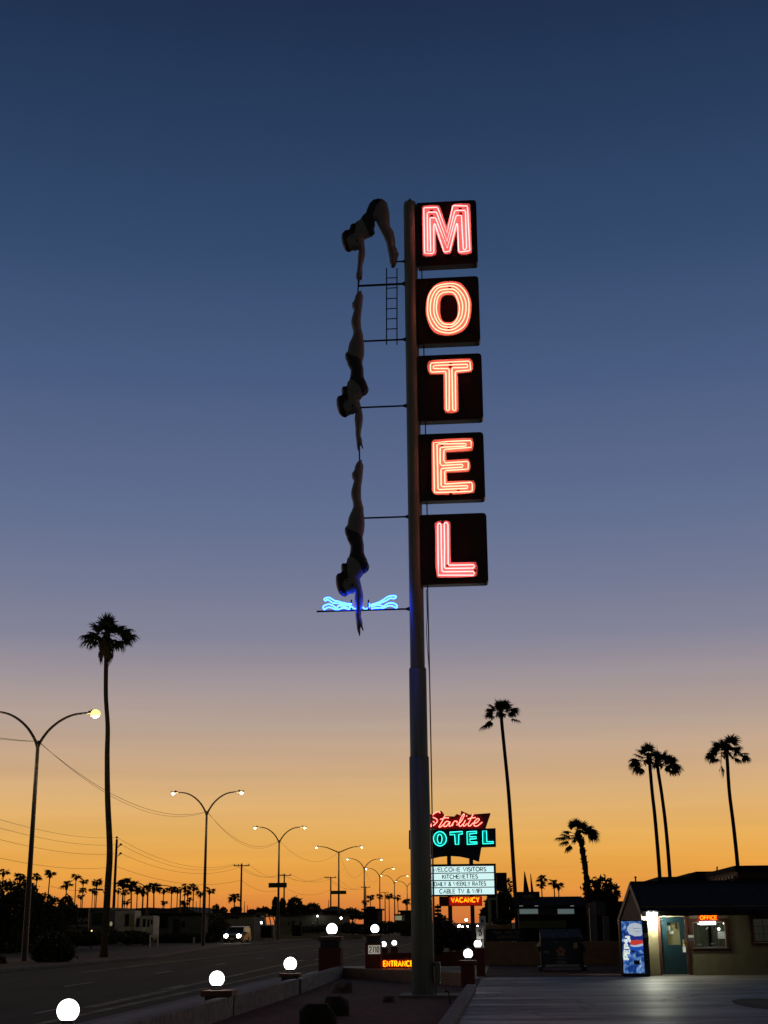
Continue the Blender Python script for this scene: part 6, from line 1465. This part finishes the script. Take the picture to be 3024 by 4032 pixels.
# things seen in the service window
def instuff(x0, x1, y0, y1, s, m, nm, label=None):
    q = rect(x0, x1, y0, y1, s); b = MB(); b.us(q[0], q[1], s, s+.05, q[2], q[3]); return b.build(nm, m, off_)
instuff(2827, 2856, 3668, 3696, OS+.42, M['paperlit'], 'notice')
instuff(2745, 2765, 3716, 3722, OS+.3, M['paper'], 'paper_stack')
instuff(2797, 2818, 3713, 3718, OS+.3, M['paper'], 'paper_stack')
c = PS(2830, 3658, OS+.35); b = MB(); b.ball(c, .05, .05, .05, 10, 8); b.build('desk_lamp', M['tubewhite'], off_)
c = PS(2850, 3636, OS+.3); b = MB(); b.ball(c, .03, .03, .03, 8, 6); b.build('ceiling_lamp', M['tubewhite'], off_)
c = PS(2784, 3655, OS+.35); b = MB(); b.obox(c, (AU+AZ*.7).normalized(), AS, (AZ-AU*.7).normalized(), .05, .02, .018); b.build('ceiling_lamp', M['paperlit'], off_)
q = rect(2710, 2732, 3682, 3705, OS-.03); b = MB(); b.us(q[0], q[1], OS-.04, OS-.019, q[2]+.12, q[3]); b.build('notice', M['white'], off_); b = MB(); b.us(q[0], q[1], OS-.037, OS-.02, q[2], q[2]+.11); b.build('mail_slot', M['greydecal'], off_)
# door
b = MB(); dw = rect(2627, 2677, 3633, 3720, OS+.06)
cutwall(b, rd[0]+.01, rd[1]-.01, .03, rd[3]-.01, [dw], OS+.05, .05); dr = b.build('door', M['teal'], off_)
b = MB(); b.us(dw[0], dw[1], OS+.07, OS+.078, dw[2], dw[3]); b.build('door_glass', M['glass'], dr)
b = MB(); b.us(dw[0]-.05, dw[1]+.05, OS+.22, OS+.24, dw[2]-.05, dw[3]+.05); b.build('door_blind', M['curtain'], dr)
m_ = (dw[0]+dw[1])/2
b = MB(); b.us(dw[0], dw[0]+.13, OS+.14, OS+.16, dw[2]+.5, dw[2]+.66); b.us(dw[0]+.1, dw[0]+.25, OS+.17, OS+.19, dw[2]+.38, dw[2]+.48); b.build('door_notice', M['paperlit'], dr)
b = MB(); b.us(dw[1]-.14, dw[1]-.08, OS+.15, OS+.17, dw[2]+.55, dw[3]-.02); b.us(dw[0]+.0, dw[0]+.16, OS+.17, OS+.185, dw[2]+.70, dw[3]); b.build('door_shade', M['signblack'], dr)
hp = PS(2693, 3722, OS+.0)
b = MB(); b.obox(hp+AZ*.07+AS*.03, AU, AS, AZ, .035, .012, .13); b.build('lock_plate', M['brass'], dr, bevel=.01)
b = MB(); b.tube([hp+AS*.04, hp-AS*.03], .03, 10); b.ball(hp-AS*.05, .045, .04, .045, 12, 8); b.build('knob', M['brass'], dr)
b = MB(); b.obox(hp-AZ*.14-AS*.03, AU, AS, AZ, .055, .006, .10); b.tube([hp-AZ*.04-AS*.03, hp-AS*.05], .012, 6); tag(b.build('door_hanger', M['paperlit'], None), 'small pale tag hanging from the office door knob', 'tag')
b = MB(); b.us(rd[0]-.05, rd[1]+.05, OS-.25, OS+.05, 0, .03); b.build('doorstep', M['concrete'], off_, bevel=.008)
b = MB(); b.us(uL, uL+.6, OS-.012, OS-.002, .02, .12); b.build('wall_base', M['officewall'], off_)

# flood lamp
fc = PS(2567, 3609, OS-.42)
t = thing('flood_light', fc, 'dazzling square flood light on the wall between the vending machine and the door', 'lamp')
b = MB(); b.us(fc.dot(AU)-.17, fc.dot(AU)+.17, OS-.34, OS-.005, fc.z-.02, fc.z+.15); b.build('housing', M['dark_steel'], t, bevel=.01)
b = MB(); uu = fc.dot(AU); b.prism([W(uu-.18, OS-.50, fc.z+.13), W(uu+.18, OS-.50, fc.z+.13), W(uu+.16, OS-.44, fc.z-.15), W(uu-.16, OS-.44, fc.z-.15)], AS*.09); b.build('lens', M['flood'], t)
# office sign
r = rect(2750, 2827, 3602, 3625, OS-.35)
t = thing('office_sign', W((r[0]+r[1])/2, OS-.3, r[2]), 'small red and orange neon sign reading OFFICE over the service window', 'neon sign')
b = MB(); b.us(r[0], r[1], OS-.34, OS-.22, r[2], r[3]); b.build('case', M['redface'], t, bevel=.02)
q = rect(2757, 2822, 3606, 3620, OS-.36); b = MB(); text(b, 'OFFICE', W(q[0], OS-.36, q[2]), W(q[1], OS-.36, q[2]), AZ, q[3]-q[2], .014, 6, .22); b.build('lettering', M['amber2'], t)
q = rect(2756, 2818, 3628, 3641, OS-.3); b = MB(); b.us(q[0], q[1], OS-.32, OS-.24, q[2], q[3]); b.build('light_tube', M['tubewhite'], t, bevel=.02)
b = MB(); b.us(q[0]-.03, q[1]+.03, OS-.33, OS-.2, q[3]+.002, r[2]-.002); b.build('tube_shade', M['galv'], t)
for k in (.2, .8):
    uu = r[0]+(r[1]-r[0])*k; b = MB(); b.us(uu-.02, uu+.02, OS-.28, OS-.25, r[3]-.01, ze+.0); b.build('hanger', M['dark_steel'], t)

# vending machine
vs_ = 51.9
r = rect(2444, 2556, 3623, 3839, vs_)
t = thing('vending_machine', W((r[0]+r[1])/2, vs_+.4, 0), 'lit blue soft drink vending machine standing beside the office wall', 'vending machine')
b = MB(); b.us(r[0], r[1], vs_, vs_+.75, .03, r[3]); b.build('cabinet', M['vblack'], t, bevel=.02)
b = MB(); b.us(r[0]+.05, r[1]-.05, vs_+.06, vs_+.7, 0, .03); b.build('base', M['signblack'], t)
q = rect(2451, 2533, 3627, 3832, vs_)
b = MB(); b.us(q[0], q[1], vs_-.02, vs_-.001, q[2], q[3]); lp = b.build('lit_panel', M['vpanel'], t)
pw, ph = q[1]-q[0], q[3]-q[2]
def vp(a, c, k=1): return W(q[0]+pw*a, vs_-.02-.003*k, q[2]+ph*(1-c))
def patch(nm, pts, m, k): b = MB(); b.prism([vp(a, c, k) for a, c in pts], AS*.0025); return b.build(nm, M[m], lp)
patch('artwork', [(.28, .12), (.42, .05), (.7, .03), (.97, .07), (.99, .26), (.9, .29), (.6, .29), (.36, .25), (.27, .18)], 'vwhite', 1)
patch('artwork', [(.45, .115), (.6, .135), (.98, .14), (.98, .15), (.6, .15)], 'vgrey', 2)
patch('artwork', [(.5, .17), (.7, .20), (.98, .18), (.98, .19), (.7, .215)], 'vgrey', 3)
patch('artwork', [(.25, .28), (.36, .255), (.6, .295), (.9, .295), (.99, .27), (.99, .365), (.7, .36), (.45, .375), (.33, .36)], 'vnavy', 4)
patch('artwork', [(.40, .375), (.6, .365), (.99, .37), (.99, .43), (.8, .445), (.6, .465), (.42, .455), (.37, .415)], 'vred', 5)
patch('artwork', [(.36, .455), (.6, .468), (.8, .448), (.99, .432), (.99, .475), (.8, .495), (.55, .50), (.38, .48)], 'vwhite', 6)
patch('artwork', [(.30, .485), (.38, .483), (.55, .503), (.8, .498), (.99, .478), (.99, .54), (.8, .565), (.6, .57), (.4, .55)], 'vblue', 7)
patch('artwork', [(.03, .56), (.10, .30), (.22, .28), (.36, .37), (.36, .42), (.26, .62), (.12, .72), (.03, .64)], 'vnavy', 8)
b = MB(); text(b, 'PEPSI', vp(.27, .73, 9), vp(.38, .30, 9), (vp(.0, .5, 9)-vp(1, .5, 9)).normalized(), pw*.23, .036, 6, .22); b.build('lettering', M['vwhite2'], lp)
b = MB(); b.us(q[0]+pw*.5, q[0]+pw*.78, vs_-.05, vs_-.022, q[2]+ph*.165, q[2]+ph*.245); b.build('dispensing_slot', M['signblack'], t)
q2 = rect(2537, 2552, 3660, 3790, vs_)
for k in range(8):
    z = q2[3]-(q2[3]-q2[2])*(.30+.085*k); b = MB(); b.us(q2[0]+.02, q2[1]-.02, vs_-.015, vs_-.001, z-.03, z+.03); b.build('select_button', M['greydecal'], t)
b = MB(); b.us(q2[0]+.01, q2[1], vs_-.018, vs_-.001, q2[3]-.28, q2[3]-.12); b.build('coin_panel', M['galv'], t)

# second building behind the office on the right
b2 = thing('motel_block', W(PS(2850, 3640, 76).dot(AU), 76, 0), 'taller dark motel block with stepped roofline behind the office', 'building')
def blk(xl, xr, yt, s, d, nm, m):
    r = rect(xl, xr, yt, 3640, s); b = MB(); b.us(r[0], r[1], s, s+d, 0, r[3]); return b.build(nm, m, b2), r
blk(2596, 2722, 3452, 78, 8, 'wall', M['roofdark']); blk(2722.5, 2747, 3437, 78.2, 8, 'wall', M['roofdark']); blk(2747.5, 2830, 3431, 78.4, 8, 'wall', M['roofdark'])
r = rect(2893, 3120, 3462, 3640, 68); b = MB(); b.us(r[0], r[1], 68, 76, 0, r[3]); b.build('wall', M['cream'], b2)
zt2 = PS(2960, 3408, 67.2).z; zt1 = PS(2960, 3458, 67.2).z; ua = PS(2903, 3440, 67.2).dot(AU)
b = MB(); b.us(ua, r[1], 67.2, 77.5, zt1, zt2-.25); b.build('fascia', M['trim'], b2)
b = MB(); b.us(ua-.1, r[1], 67.1, 77.6, zt2-.248, zt2); b.build('roof', M['roofdark'], b2)
for k in range(9):
    b = MB(); b.us(ua-.14, ua-.003, 67.6+k*1.05, 68.2+k*1.05, zt1+.02, zt1+.14); b.build('rafter_tail', M['paletrim'], b2)
b = MB(); b.us(ua-.06, ua-.002, 67.3, 77.4, zt1+.30, zt1+.40); b.build('trim_band', M['paletrim'], b2)
p = PS(2824, 3413, 78.6); b = MB(); b.tube([W(p.dot(AU), 79, p.z-.4), p], .04, 6); b.build('vent_pipe', M['dark_steel'], b2)
